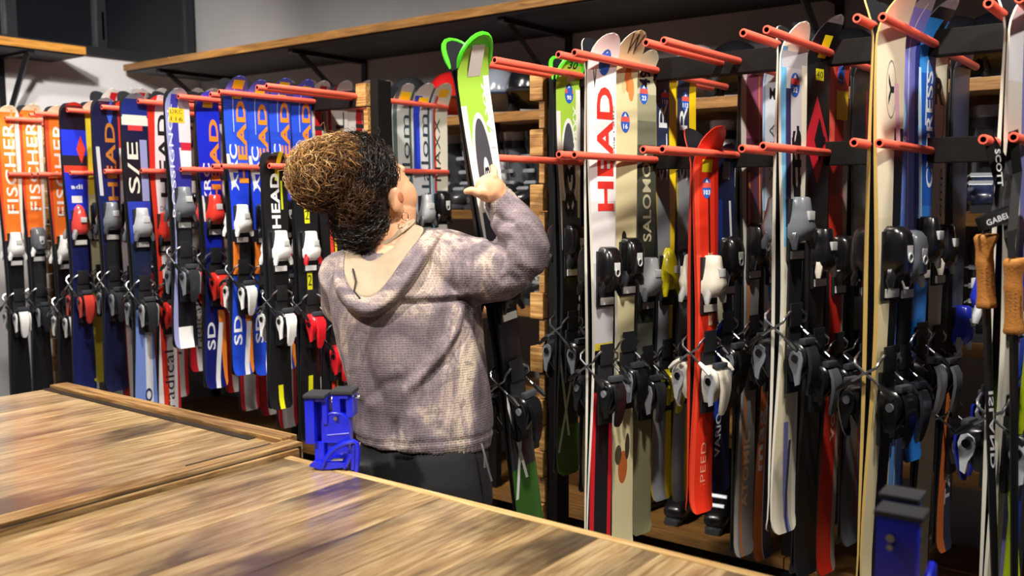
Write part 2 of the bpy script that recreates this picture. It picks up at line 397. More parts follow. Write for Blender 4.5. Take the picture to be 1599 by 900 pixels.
for s in (-1, 1): bm_('toe_wing%d' % s, MB().tube([(.028, s*.024, -.02), (.032, s*.036, -.045), (.034, s*.038, -.062)], [.013, .011, .007], 7))
bm_('toe_window', MB().box((.050, -.012, .018), (.0625, .012, .042), .002))
bm_('glide_plate', MB().box((.0105, -.027, -.088), (.017, .027, -.066), .002), False)
bm_('heel_track', MB().box((0, -.028, -.10), (.012, .028, .085), .003))
bm_('heel_body', loft_z([(.045, .022, .03, .01), (.04, .028, .052, .01), (.02, .032, .066, .01), (-.01, .031, .060, .01), (-.04, .027, .044, .01), (-.065, .02, .024, .01)], 3.2))
for s in (-1, 1): bm_('side_plate%d' % s, MB().rings([[(.040+x*.9, s*(.030+d), z) for x, z in ((-.022, .0), (-.014, .020), (.004, .028), (.022, .022), (.030, .002), (.024, -.030), (.020, -.066), (.006, -.072), (-.002, -.04), (-.016, -.02))] for d in (0, .006)]))
for s in (-1, 1): bm_('pivot%d' % s, MB().tube([(.044, s*.034, .004), (.044, s*.041, .004)], .011, 10))
mb = MB()
mb.rings([[(x-.004, -w, z), (x+.004, -w*.8, z), (x+.004, w*.8, z), (x-.004, w, z)] for x, w, z in ((.070, .022, .035), (.082, .024, .012), (.084, .022, -.02), (.078, .019, -.055), (.070, .015, -.085), (.066, .008, -.098))])
bm_('heel_lever', mb)
bm_('heel_cup', MB().box((.045, -.024, .04), (.068, .024, .058), .006))
bm_('brake_pedal', MB().box((.012, -.026, .085), (.018, .026, .15), .003))
def brake(s):
    return MB().tube([(.015, s*.022, .13), (.016, s*.045, .115), (.010, s*.05, .10), (-.035, s*.052, .075), (-.082, s*.052, .045)], .0038, 6)
for s in (-1, 1):
    bm_('brake_arm%d' % s, brake(s)); bm_('brake_tip%d' % s, MB().tube([(-.062, s*.052, .058), (-.085, s*.052, .044), (-.106, s*.053, .028)], [.006, .0085, .005], 7))
BIND = {  # toe_cap mesh, toe cap, wings, glide plate, heel body, side plate, lever
 'black': ('a', '#0e0f11', '#0e0f11', '#c9c9c4', '#101114', '#16171a', '#101114'),
 'blackgrey': ('a', '#0e0f11', '#26282c', '#c9c9c4', '#15161a', '#7d838d', '#0e0f11'),
 'silver': ('b', '#a9acb0', '#5d6066', '#9b9d9c', '#1a1b1f', '#9a9da3', '#2a2c30'),
 'yellow': ('c', '#ecdc1c', '#ecdc1c', '#17181a', '#ecdc1c', '#d9cb1a', '#ecdc1c'),
 'cream': ('b', '#dcd3c2', '#a5a3a0', '#e2ddd2', '#d8d0c0', '#9fa2a6', '#d8d0c0'),
 'white': ('b', '#eeeeec', '#dcdcda', '#efefee', '#17181a', '#ececea', '#eeeeec'),
 'whitered': ('b', '#eeeeec', '#d3202a', '#efefee', '#d3202a', '#d3202a', '#d3202a'),
 'red': ('b', '#e0392c', '#1a1b1d', '#c9c9c4', '#c62a22', '#c62a22', '#e0392c'),
 'redgrey': ('c', '#c94038', '#8b8d90', '#dcdcd8', '#17181a', '#c94038', '#c94038'),
 'grey': ('b', '#70757c', '#3c3f45', '#b9bab8', '#24262a', '#7b8087', '#2c2e33'),
 'greywhite': ('a', '#5b5f66', '#dfe0de', '#dfe0de', '#1b1c20', '#8a8e94', '#26282c'),
 'blackcream': ('b', '#101113', '#ddd6c6', '#ddd6c6', '#111215', '#17181b', '#5d6066'),
 'bluesilver': ('b', '#2436c8', '#c9ccd2', '#c9ccd2', '#16181d', '#c2c6cc', '#1a2fb4'),
 'olive': ('a', '#15161a', '#34352c', '#b9bab0', '#17181b', '#5c5a3a', '#4c4a30'),
}
def add_binding(ski, xt, zt, zh, kind, sc=1.0):
    a, cap, wing, glide, body, side, lever = BIND[kind]
    def pm(c): return mat(c, .27, coat=.5)
    def put(k, nm, c, z, par):
        o = place(BM[k], nm, par, c, M=Matrix.Translation((xt if par is ski else 0, 0, z if par is ski else 0)) @ (Matrix.Diagonal((sc*.84, sc*.95, sc*.92, 1)) if par is ski else Matrix())); return o
    toe = put('toe_plate', 'toe_piece', M_BLKM, zt, ski)
    put('toe_cap_'+a, 'toe_cap', pm(cap), 0, toe); [put('toe_wing%d' % q, 'toe_wing', pm(wing), 0, toe) for q in (-1, 1)]
    put('glide_plate', 'glide_plate', pm(glide), 0, toe); put('toe_window', 'release_window', M_LGREY, 0, toe)
    if a == 'a': put('ring_mark', 'ring_mark', M_LGREY, 0, toe)
    if kind in ('grey', 'greywhite'): place(BM['rail'], 'rail', ski, M_BLKM, M=Matrix.Translation((xt, 0, (zt+zh)/2)) @ Matrix.Diagonal((1, .052*sc, abs(zt-zh)-.12, 1)))
    heel = put('heel_track', 'heel_piece', M_BLKM, zh, ski)
    put('heel_body', 'heel_body', pm(body), 0, heel); [put('side_plate%d' % q, 'side_plate', pm(side), 0, heel) for q in (-1, 1)]
    [put('pivot%d' % q, 'pivot', M_BLK if side != '#16171a' else M_GREY, 0, heel) for q in (-1, 1)]; put('heel_lever', 'heel_lever', pm(lever), 0, heel); put('heel_cup', 'heel_cup', M_DGREY, 0, heel)
    br = put('brake_pedal', 'brake', M_BLKM, zh, ski)
    
    for q in (-1, 1):
        put('brake_arm%d' % q, 'brake_arm', M_STEEL, 0, br); put('brake_tip%d' % q, 'brake_tip', pm('#e6e2d8') if kind == 'cream' else M_BLK, 0, br)
class Ski:
    def __init__(s, L, above, wt=.108, ww=.07, wl=.098, r=.07, flat=False):
        s.L, s.above, s.wt, s.ww, s.wl, s.r = L, above, wt, ww, wl, r
        s.S = above+.045; s.h = min(.0075*(s.S/.045)**2, .085)
    def hw(s, q):
        t = q/s.L; ts = .12
        if t < ts: w = s.wt
        elif t < .58: k = (t-ts)/(.58-ts); k = k*k*(3-2*k); w = s.wt+(s.ww-s.wt)*k
        else: k = (t-.58)/(.92-.58); k = min(1, k); k = k*k*(3-2*k); w = s.ww+(s.wl-s.ww)*k
        w /= 2
        if q < s.r: w *= math.sqrt(max(0, 1-(1-q/s.r)**2.2))*.97+.03
        e = s.L-q
        if e < .03: w *= math.sqrt(max(0, 1-(1-e/.03)**2))*.35+.65
        return w
    def xb(s, q):
        f = s.h*((s.S-q)/s.S)**2 if q < s.S else 0
        e = s.L-q; f += .012*((.07-e)/.07)**2 if e < .07 else 0
        t = q/s.L
        return .0012+f+(.007*math.sin(math.pi*(t-.1)/.8)**2 if .1 < t < .9 else 0)
    def th(s, q):
        t = q/s.L; return .0055+.0065*max(0, math.sin(math.pi*min(1, max(0, (t-.05)/.9))))
    def xt(s, q): q = min(max(q, 0), s.L); return s.xb(q)+s.th(q)
    def board(s, top, parent, side=None):
        qs = [0, .004, .012, .024, .04, .06, .08, .1, .125, .15, .18]
        k = 18; qs += [.18+(s.L-.22)*i/k for i in range(1, k+1)]+[s.L-.02, s.L-.008, s.L]
        v = []; uv = []
        ws = (-1, -.55, 0, .55, 1)
        for q in qs:
            w = s.hw(q); xb = s.xb(q); xt = s.xt(q)
            for a in ws: v.append((xt-(.0012 if abs(a) == 1 else 0), a*w, s.above-q)); uv.append((a*w*10, q))
            for a in ws[::-1]: v.append((xb, a*w, s.above-q)); uv.append((a*w*10, q))
        f = []; idx = []; n = 10
        for i in range(len(qs)-1):
            for j in range(n):
                f.append((i*n+j, i*n+(j+1) % n, (i+1)*n+(j+1) % n, (i+1)*n+j)); idx.append(0 if j < 4 else (1 if j in (4, 9) else 2))
        e = (len(qs)-1)*n; f.append(tuple(range(n-1, -1, -1))); f.append(tuple(range(e, e+n))); idx += [1, 1]
        me = bpy.data.meshes.new('board'); me.from_pydata(v, [], f)
        for m in (top, side or M_SIDEB, M_BASE): me.materials.append(m)
        me.polygons.foreach_set('material_index', idx)
        ul = me.uv_layers.new(name='UVMap')
        for l in me.loops: ul.data[l.index].uv = uv[l.vertex_index]
        me.polygons.foreach_set('use_smooth', [True]*len(f)); me.set_sharp_from_angle(angle=R(35))
        return link(bpy.data.objects.new('board', me), parent)
    def fn(s, q0, y0, mode, lift=.0006):
        def g(a, b):
            if mode == 'across': q, y = q0-b, y0+a
            elif mode == 'up': q, y = q0-a, y0-b
            else: q, y = q0+a, y0+b
            return (s.xt(q)+lift, y, s.above-q)
        return g
def sticker_round(ski, g, q, y, num, sc=1.):
    fnc = g.fn(q, y, 'across', .0005); n = 18; r, h = .019*sc, .03*sc
    out = []
    for b, m, a0, a1 in (('crest', mat('#26329c', .4), 0, 1),):
        v = [fnc(r*math.cos(2*math.pi*i/n), h*math.sin(2*math.pi*i/n)) for i in range(n)]
        st = from_data('shop_sticker', v, [range(n)], mat('#2f62c4', .4), ski)
    f2 = g.fn(q, y, 'across', .0008)
    from_data('sticker_band', [f2(a, b) for a, b in ((-r*.98, .001*sc), (r*.98, .001*sc), (r*.86, .015*sc), (-r*.86, .015*sc))], [(0, 1, 2, 3)], mat('#e8584e', .45), st)
    from_data('sticker_peak', [f2(a*sc, b*sc) for a, b in ((-.007, .016), (.007, .016), (0, .026))], [(0, 1, 2)], mat('#f2f2f4', .45), st)
    text_on(num, mat('#f5f6f8', .5), st, lambda a, b: g.fn(q+.012*sc, y, 'across', .001)(a, b), (.009*len(num)+.001)*sc, .014*sc, .03, 'sticker_number')
def tag_yellow(ski, g, q, y, w, h, txt, col='#f4e21c', rot='across'):
    fnc = g.fn(q, y, 'across', .0006)
    st = from_data('price_tag', [fnc(a, b) for a, b in ((-w/2, -h/2), (w/2, -h/2), (w/2, h/2), (-w/2, h/2))], [(0, 1, 2, 3)], mat(col, .55), ski)
    k = txt.split('|')
    for i, s_ in enumerate(k):
        if not s_.strip(): continue
        text_on(s_, mat('#15161a', .6), st, g.fn(q-h/2+h*(i+.5)/len(k), y, rot, .0009), w*.78 if rot == 'across' else h*.8, h/len(k)*.55 if rot == 'across' else w*.6, 0, 'tag_writing')
NSKI = 0
def ski_pair(label, X, Y, zp, tip, tail, top, wt=.108, ww=.07, wl=.098, r=.07, side=None, bind='black', toe=None, gap=.33, bsc=1., letters=(), stickers=(), tags=(), yaw=0, lean=0, cat='ski', M=None, roll=0, guard=None):
    """two skis hung base to base between two pegs"""
    global NSKI; NSKI += 1
    L = tip-tail; g = Ski(L, tip-zp, wt, ww, wl, r)
    a = empty('ski', (X, Y, zp), label, cat, 'skis hung on the left rack' if X < -2 else 'skis hung on the right rack')
    g.board(top, a, side)
    if guard:
        qs_ = (.075, .055, .038, .022, .01, .003, .0); ptl = [(g.xt(q)-.002, s_*g.hw(q), g.above-q) for s_, Q in ((-1, qs_), (1, qs_[-2::-1])) for q in Q]
        MB().tube(ptl, [.003]+[.0065]*(len(ptl)-2)+[.003], 7).build('tip_guard', mat(guard, .35, coat=.3), a, True)
    qt = toe if toe is not None else .42*L
    gap = min(gap, L*.33)
    add_binding(a, .0005+(g.xt(qt)+g.xt(qt+gap))/2-.0008, g.above-qt, g.above-qt-gap, bind, bsc)
    for (txt, q, y, ln, ht, mode, col, *bo) in letters: text_on(txt, mat(col, .4), a, g.fn(q, y, mode), ln, ht, bo[0] if bo else .025)
    b = copy_tree(a); b['label'] = 'rear twin of '+label
    for (q, y, num, *k) in stickers: sticker_round(a, g, q, y, num, k[0] if k else 1)
    for tg in tags: tag_yellow(a, g, *tg)
    base = M or (Matrix.Translation((X, Y, zp)) @ Matrix.Rotation(R(yaw), 4, 'Z') @ Matrix.Rotation(R(lean), 4, 'X') @ Matrix.Rotation(R(roll), 4, 'Y'))
    a.matrix_world = base; b.matrix_world = base @ Matrix.Rotation(math.pi, 4, 'Z')
    return a, b
def slot(label, s, px, tipy, top, L=None, taily=None, low=False, py=None, **kw):
    """a pair in peg slot s whose visible ski stands at pixel column px"""
    X = SLOT[s]; zp = (LZ if low else UZ)
    p = onX(px, py or (250 if low else 120), X); Y = p.y
    tip = onX(px, tipy, X).z if tipy is not None else zp+.06
    tip = max(tip, zp+.035)
    tail = onX(px, taily, X).z if taily is not None else tip-L
    return ski_pair(label, X, Y, zp, tip, tail, top, **kw)
TS = topsheet
GREEN = '#8fc62e'
# --- right rack, front side
ts_green = TS('green_grey_print', [(0, '#55e02a'), (.028, '#a3cf48'), (.26, '#b4d07a'), (.33, '#c9ccc2'), (.44, '#3c3e44'), (.58, '#15161a'), (1.02, '#232528'), (1.16, '#2f5a1c')],
    [('r', -.55, .55, .0, .03, '#4fe026'), ('r', .33, .55, .1, .5, '#e9ece4'), ('r', -.55, -.36, .17, .6, '#e6e7e2'), ('e', -.02, .335, .36, .145, '#e9ebe6'), ('e', -.02, .335, .27, .13, '#4a4b52'), ('e', .02, .36, .11, .055, '#e6e8e4'),
     ('r', -.5, -.40, .92, 1.2, '#d9dcd6', 1.8), ('r', .1, .2, 1.0, 1.25, '#cfd3cc', -2.2)])
slot('lime and grey ski hanging alone beside the post of stacked blocks', 'A', 885, 88, ts_green, taily=738, py=110, bind='blackgrey', yaw=-10, guard='#4fe026',
     letters=[('30', .03, 0, .04, .022, 'across', '#26282a'), ('83', .42, .0, .16, .05, 'up', '#15161a'), ('MAXX', .22, .028, .14, .02, 'up', '#e9ece4')], stickers=[(.115, .002, '90')], tags=[(.065, .004, .032, .024, '90', '#c9cbc6')], toe=.60)
ts_head = TS('white_red_print', [(0, '#f2eeec'), (.45, '#d9d6d6'), (.62, '#b9b9bd'), (.85, '#101114'), (.98, '#15161a')],
    [('r', -.42, -.26, .99, 1.6, '#c8202a'), ('r', .26, .42, .99, 1.6, '#c8202a'), ('r', -.5, .5, .85, .87, '#c9b23a')])
slot('white ski with huge red capitals before a cream ski', 'B', 938, 55, ts_head, L=1.56, py=105, bind='black', side=M_SIDEW, yaw=-14,
     letters=[('HEAD', .31, .008, .34, .062, 'up', '#d8362c', .03), ('V', .12, -.03, .012, .05, 'across', '#20222a'), ('Racing i XRC', .27, .043, .16, .008, 'up', '#3a3c44', .0)], stickers=[(.075, .004, '127', 1.15)], toe=.66)
ts_cream = TS('cream_butterfly_print', '#d9cfa2', [('e', .12, .125, .14, .04, '#d0743a'), ('e', .26, .155, .13, .035, '#d98a4c'), ('e', -.05, .15, .1, .02, '#c8bd8e'), ('e', .0, 1.26, .2, .05, '#b2602e'), ('e', -.2, 1.22, .14, .03, '#4a4632'), ('e', .18, 1.20, .1, .04, '#3c3a2c'), ('e', -.1, .58, .1, .02, '#2c2a22'), ('e', .12, .62, .1, .025, '#2c2a22'), ('e', -.02, .67, .14, .018, '#35322a')])
slot('cream ski with orange butterflies behind the red-lettered white ski', 'B', 973, 52, ts_cream, L=1.52, py=105, bind='blackgrey', yaw=-12, side=M_SIDEW, stickers=[(.25, .0, '16')], letters=[('W', .035, .0, .05, .05, 'across', '#3a3834', .0)], toe=.66)
ts_olive = TS('olive_print', [(0, '#c3c3a4'), (.12, '#9a9b7e'), (.2, '#6f7260'), (.27, '#4a4d42'), (.5, '#34362f'), (.8, '#6d6f62'), (1.1, '#8b8a66')], [('r', -.55, -.38, .25, 1.6, '#7d8078')])
slot('olive grey ski with pale lengthwise lettering beside the cream ski', 'B', 1004, 80, ts_olive, L=1.46, py=108, bind='silver', yaw=-11, letters=[('SALOMON', .42, .005, .28, .038, 'up', '#c8c4a0', .02), ('49', .08, .0, .05, .05, 'up', '#15161a', .03)], stickers=[(.125, -.004, '23')], toe=.68)
ts_red = TS('red_print', '#e2341f', [('r', -.55, -.30, .10, 1.2, '#f04a30'), ('r', .32, .55, .12, 1.2, '#b8200f'), ('r', .06, .13, .16, .5, '#2a1410'), ('r', .3, .5, .9, 1.2, '#c02812')])
slot('bright red junior ski hanging from the lower pegs with cream bindings', 'C', 1100, 198, ts_red, taily=793, low=True, wt=.1, ww=.074, wl=.092, bind='cream', yaw=-14, side=mat('#c23018', .4),
     letters=[('EDGE', .44, .012, .2, .018, 'up', '#e9c9a0'), ('DKC', .63, .0, .03, .018, 'across', '#3a1510', .0), ('108', .66, .0, .03, .018, 'across', '#3a1510', .0), ('SPEED', .94, .004, .14, .022, 'up', '#f2a080', .0)], stickers=[(.165, .0, '103', .95)], tags=[(.105, .0, .042, .034, '108')], toe=.42, gap=.27)
ts_navy = TS('navy_print', [(0, '#141c3c'), (.15, '#182a66'), (.34, '#d3d0b4'), (.5, '#1d3fb0'), (.78, '#131d4a')], [('r', -.1, .5, .0, 1.2, '#131a38'), ('r', .2, .3, .16, .5, '#c9cbd0', .4)])
slot('navy junior ski on the lower pegs behind the bright red ski', 'C', 1128, 228, ts_navy, taily=760, low=True, wt=.1, ww=.07, wl=.095, bind='blackgrey', yaw=-12, letters=[('VARIO', .83, -.012, .13, .026, 'up', '#d7d8da')], tags=[(.075, .006, .034, .05, '97', '#6b6f74')], toe=.34, gap=.27)
ts_wbc = TS('white_blue_abstract', [(0, '#ece5cf'), (.07, '#cfcfd2'), (.30, '#d6cfbb'), (.7, '#d9cfb0'), (1.1, '#cfc7b4')],
    [('r', -.55, -.32, .06, .55, '#6fb3dd'), ('r', -.34, -.14, .16, .5, '#3a3560'), ('r', .1, .2, .25, .55, '#1c1b1e', .35), ('r', -.1, .0, .28, .5, '#1c1b1e', .5), ('r', -.5, .5, .07, .11, '#b9b9bd'), ('r', -.15, .05, 1.0, 1.3, '#7a7fb8', .5), ('r', .1, .2, 1.05, 1.3, '#403f58', -.4), ('r', .3, .55, .1, 1.4, '#f0ead6')])
slot('white, blue and cream patterned ski before a black ski', 'D', 1237, 36, ts_wbc, taily=815, py=100, bind='grey', yaw=-15, side=M_SIDEW, letters=[('XTS', .36, .01, .2, .036, 'up', '#1a191c', .04)], stickers=[(.15, .002, '32')], toe=.50, r=.1)
ts_bk = TS('black_red_diamond', '#17181b', [('r', -.55, .55, .0, .02, '#8a8c8e'), ('d', -.05, .315, .52, .115, '#c02434'), ('d', .06, .315, .24, .06, '#17181b')])
slot('black ski with a red diamond and a yellow paper tag', 'D', 1275, 28, ts_bk, L=1.5, py=100, bind='blackcream', yaw=-14, letters=[('40', .315, .018, .03, .022, 'across', '#17181b'), ('ACE', .6, .0, .1, .02, 'up', '#8a8c90')], tags=[(.075, .004, .036, .055, 'DKO', '#f4ee18', 'across'), (.145, .004, .036, .03, '40', '#e6df20')], r=.09, toe=.62)
ts_k = TS('cream_white_print', [(0, '#ece2c4'), (.5, '#e4d9ba'), (.62, '#d9cba2')], [('r', .15, .6, .30, 1.6, '#17181b', -.25), ('e', .0, .215, .2, .065, '#8a8680'), ('e', .0, .215, .18, .06, '#ebe2c8'), ('r', .12, .3, .2, .34, '#e2b9c8', .8)])
slot('broad cream ski with high flared tips and a straw coloured edge', 'E', 1388, -15, ts_k, taily=893, py=70, wt=.112, bind='black', yaw=-16, side=mat('#cfae62', .5), r=.12, letters=[('Y', .215, .0, .07, .022, 'up', '#2a2a2e', .02)], toe=.60)
ts_pb = TS('purple_blue_print', [(0, '#9a9ca4'), (.03, '#7d83d8'), (.25, '#6f8fe0'), (.5, '#5c86d8'), (.8, '#5b8fd0')], [('r', .05, .08, .02, 1.5, '#dfe6f4'), ('r', -.42, -.38, .05, 1.5, '#3a4aa8'), ('d', -.15, .27, .12, .06, '#a9d0ee'), ('r', .35, .6, .1, 1.5, '#2c3c98')])
slot('pale violet blue ski squeezed behind the broad cream ski', 'E', 1413, -5, ts_pb, L=1.32, py=70, bind='greywhite', yaw=-15, r=.1, letters=[('VR', .33, -.02, .05, .02, 'across', '#cfe2f6')], toe=.62)
ts_cy = TS('blue_swirl_print', [(0, '#a0a4a8'), (.02, '#16181f'), (.045, '#2f8fe6'), (.17, '#1b5fc4'), (.5, '#2b7fdc')], [('r', -.5, -.3, .12, .3, '#0f1a30', .6), ('r', -.35, -.2, .16, .6, '#bfe2f6', .25), ('r', -.55, -.4, .3, 1.2, '#10203f', .1), ('e', .3, .07, .14, .04, '#17181b'), ('r', .1, .16, .14, .3, '#dff0fa', -.6)])
slot('bright blue ski with white block capitals nearest the beam', 'E', 1441, 2, ts_cy, taily=697, py=70, bind='blackcream', yaw=-14, r=.08, letters=[('CYPRESS', .31, .022, .29, .032, 'up', '#eaf2f8', .02)], toe=.60)
ts_f = TS('white_lilac_print', [(0, '#e6e4ea'), (.2, '#d9d6cc')], [('r', .1, .6, .05, 1.5, '#7f7fc0'), ('r', -.2, 0, .3, 1.5, '#c9c2ae')])
slot('white and lilac ski beside the hanging ski poles', 'F', 1590, -30, ts_f, L=1.5, py=60, bind='bluesilver', yaw=-14, side=M_SIDEW, r=.1, toe=.66)
slot('plain cobalt blue ski nearest the beam beside the ski poles', 'F', 1612, -20, TS('cobalt_print', '#2d4fc8', [('r', -.1, .1, .2, 1.2, '#c9d6f2')]), L=1.45, py=60, bind='bluesilver', yaw=-12, toe=.64)
# --- right rack, back side
ts_yel = TS('navy_yellow_print', [(0, '#f0d01c'), (.03, '#26304c'), (.35, '#868a90'), (.75, '#8d9096')], [('r', .18, .6, .03, 1.6, '#f0cd18'), ('r', -.5, -.42, .05, 1.6, '#b99a2a')])
for nm, px, st in (('118', 1036, 'left'), ('112', 1068, 'right')):
    slot('navy and yellow racing ski %s behind the beam' % ('beside the olive ski' if st == 'left' else 'second from the olive ski'), 'B', px, 112, ts_yel, taily=775, py=150, bind='yellow' if st == 'left' else 'black', yaw=-11, letters=[('SLR', .24, -.012, .24, .04, 'up', '#d9dde0', .0)], stickers=[(.11, -.002, nm)], toe=.66)
slot('maroon and silver ski behind the beam above the red junior ski', 'C', 1172, 82, TS('maroon_print', [(0, '#b9b9bd'), (.06, '#8a4a68'), (.25, '#5a2c40'), (.5, '#8d8a88')], [('r', -.6, -.3, .05, 1.6, '#c4bfb8'), ('r', .3, .36, .05, 1.6, '#d07a3a', .15), ('r', -.2, -.1, .35, 1.6, '#d07a3a')]), L=1.52, py=140, bind='black', toe=.58,yaw=-12, letters=[('ATOMIC', 1.25, .0, .24, .03, 'up', '#d9a878')])
slot('white and pale blue ski behind the beam beside the maroon one', 'C', 1203, 84, TS('white_pale_blue', '#cfd8e2', [('r', -.46, -.36, .05, 1.6, '#8fb8dc'), ('r', .3, .42, .05, 1.6, '#7fa8d4'), ('e', .1, .7, .3, .08, '#2f7fd0'), ('r', -.5, -.05, .95, 1.6, '#d8743a'), ('r', .0, .5, .95, 1.6, '#3f4258')]), taily=858, py=140, bind='white', yaw=-12, letters=[('M', .12, 0, .03, .035, 'across', '#15161a', .03), ('XTRA', .3, .0, .18, .03, 'up', '#5a5f66', .0), ('mag', 1.2, -.02, .2, .035, 'up', '#d4d4d8')], toe=.62)
slot('red and yellow ski behind the beam with a blue shop sticker', 'D', 1307, 84, TS('red_yellow_print', [(0, '#d8d21c'), (.03, '#c8322c'), (.17, '#8c1c1c'), (.4, '#c22818')], [('r', -.55, -.2, .0, .3, '#d85a4a'), ('r', -.1, .5, .12, .2, '#e6d81c'), ('r', .25, .6, .2, 1.6, '#a08c84')]), L=1.5, py=120, bind='black', yaw=-12, letters=[('volant', 1.0, .0, .22, .03, 'up', '#f0b9a0')], stickers=[(.075, .01, '123')], toe=.60)
slot('cream ski with a large black handwritten letter behind the beam', 'E', 1464, 78, TS('cream_plain', [(0, '#cfc9b4'), (.5, '#d9d2ba'), (.9, '#c9c2a6')], [('r', .42, .6, .0, 1.6, '#2c2a28'), ('r', -.6, -.5, .0, 1.6, '#2c2a28'), ('e', .0, .2, .3, .09, '#35332e'), ('e', .0, .2, .27, .082, '#d0cab4')]), L=1.5, py=100, bind='blackcream', yaw=-12, letters=[('R', .14, .0, .05, .07, 'across', '#15161a', .03), ('comp', .42, .02, .16, .015, 'up', '#26282a', .0)], toe=.56)
slot('grey ski with orange tail behind the beam beside the ski poles', 'F', 1620, 60, TS('grey_orange_tail', [(0, '#6b6e74'), (.9, '#3c4048')], [('r', -.55, -.1, .98, 1.6, '#e0703a')]), L=1.5, py=100, bind='black', yaw=-10, letters=[('MAGEX', 1.22, -.02, .26, .04, 'up', '#d0d4da')])
slot('dark violet ski behind the beam near the end of the pegs', 'E', 1500, 82, TS('dark_violet', '#3a3d52', [('r', -.5, -.05, .95, 1.6, '#d8743a')]), L=1.46, py=100, bind='bluesilver', yaw=-10, toe=.8, letters=[('TAXEL', 1.2, .01, .24, .035, 'up', '#c9ccd4')])
slot('black ski with grey tail beyond the red and yellow ski', 'D', 1345, 95, TS('black_grey_tail', [(0, '#202126'), (.9, '#55575c')], [('r', .2, .3, .1, 1.4, '#8a1c1c')]), L=1.48, py=120, bind='whitered', yaw=-10)
slot('dark grey ski behind the beam of the post slot', 'A', 925, 112, TS('dark_grey_print', [(0, '#3c3d42'), (.6, '#b8b18c'), (1.0, '#c4bd9a')], [('r', .2, .3, .1, 1.4, '#c9c5a8')]), L=1.4, py=130, bind='black', yaw=-10)
slot('slate ski behind the beam behind the white ski', 'A', 965, 112, TS('slate_print', [(0, '#4a4d55'), (.6, '#aaa88e')], []), L=1.44, py=130, bind='blackgrey', yaw=-10)
# --- left rack, front side
ts_xrc = TS('blue_orange_print', [(0, '#5a6fe8'), (.05, '#2b55e2'), (.33, '#1e3fd4'), (.55, '#16181f'), (.72, '#1d43c0')], [('r', -.12, -.09, .02, .2, '#c9d4f4'), ('r', -.5, -.35, .28, .40, '#e9e6dc', 1.6), ('r', .1, .4, .85, 1.2, '#e8842c', .9), ('r', .2, .4, .9, 1.2, '#e6e8ee', -.9), ('r', -.5, -.1, .6, .72, '#e07a2a')])
for i, (px, ty, lb) in enumerate(((365, 120, 'frontmost'), (399, 126, 'second'), (434, 124, 'third'), (468, 126, 'last'))):
    slot('blue ski with orange capitals, %s of four alike along one peg' % lb, 'H', px, ty, ts_xrc, L=1.10+.01*i, py=150, wt=.098, ww=.07, wl=.09, bind='black' if i else 'white', toe=.53, gap=.26, bsc=.9, yaw=-3,
         letters=[('HEAD', .235, .021, .30, .04, 'up', '#f0912e', .03), ('XRC', .33, -.018, .17, .032, 'up', '#e9ebee', .02), ('SD', .93, -.02, .11, .035, 'up', '#e6e8ee', .02)], tags=[(.03, .0, .045, .03, 'DKC'), (.07, .004, .04, .02, ' 14 ')] if i % 2 == 0 else [(.04, .004, .042, .028, 'DKC')])
ts_rs = TS('violet_white_print', [(0, '#8d9096'), (.02, '#3a3a9a'), (.3, '#2c2c86'), (.42, '#15161a')], [('r', .0, .55, .03, .2, '#d9ccd2'), ('r', -.02, .5, .22, .32, '#dcd9de', .4), ('r', .05, .5, .2, .23, '#c02a3a'), ('r', -.5, -.3, .0, 1, '#8f94c4'), ('r', -.3, .3, .9, 1.0, '#e6e6e6')])
slot('violet and white ski with a large yellow handwritten tag', 'I', 275, 143, ts_rs, taily=545, py=155, wt=.1, bind='grey', toe=.44, gap=.27, yaw=-3, letters=[('ROSSIGNOL', .27, -.034, .42, .018, 'up', '#e3e6f0', .0), ('100', .88, 0, .05, .02, 'across', '#15161a')], tags=[(.10, -.006, .062, .055, 'DKC|116', '#e6b91c')])
slot('deep blue ski with orange capitals behind the violet ski', 'I', 322, 147, TS('deep_blue_orange', [(0, '#3a46d8'), (.05, '#1c2cc8'), (.4, '#1626a8'), (.6, '#141c66')], [('r', -.5, -.36, .4, .5, '#e9e6dc', 1.3), ('r', .1, .4, .85, 1.2, '#e8842c', .9), ('r', .15, .35, .9, 1.2, '#e6e8ee', -.9)]), L=1.16, py=155, wt=.1, bind='red', toe=.47, gap=.27, yaw=-3, letters=[('HEAD', .27, .021, .33, .04, 'up', '#f08a2a', .03), ('XRC', .36, -.018, .17, .03, 'up', '#e9ebee', .02), ('SD', .95, -.02, .11, .035, 'up', '#e6e8ee', .02)], tags=[(.045, -.002, .042, .034, 'DKO', '#f0c814')])
slot('navy and silver ski with big white figures before a white ski', 'J', 208, 148, TS('navy_silver_print', [(0, '#6d7078'), (.02, '#1c2c7a'), (.09, '#cfd0ce'), (.12, '#141a38'), (.18, '#15161a'), (.42, '#2a3caa'), (.58, '#1a2440')], [('r', .15, .45, .18, .42, '#9096c4'), ('r', -.5, .5, .085, .12, '#d8d5c8'), ('r', -.3, .3, .125, .145, '#c83a3a'), ('r', -.5, .5, .85, 1.5, '#6d86c8'), ('r', .0, .3, .85, 1.5, '#c9cdd6')]), L=1.42, py=165, bind='silver', toe=.52, yaw=-3, letters=[('S/E', .29, -.016, .2, .045, 'up', '#d8d6ca', .01), ('PRO', 1.24, .01, .14, .03, 'up', '#20264a')])
ts_hw = TS('white_red_black_print', '#d9d2d4', [('r', -.55, -.15, .0, .4, '#c8301f', -.4), ('r', -.55, -.3, .3, 1.3, '#c8301f', .3), ('r', .36, .55, .85, 1.4, '#c4242c')])
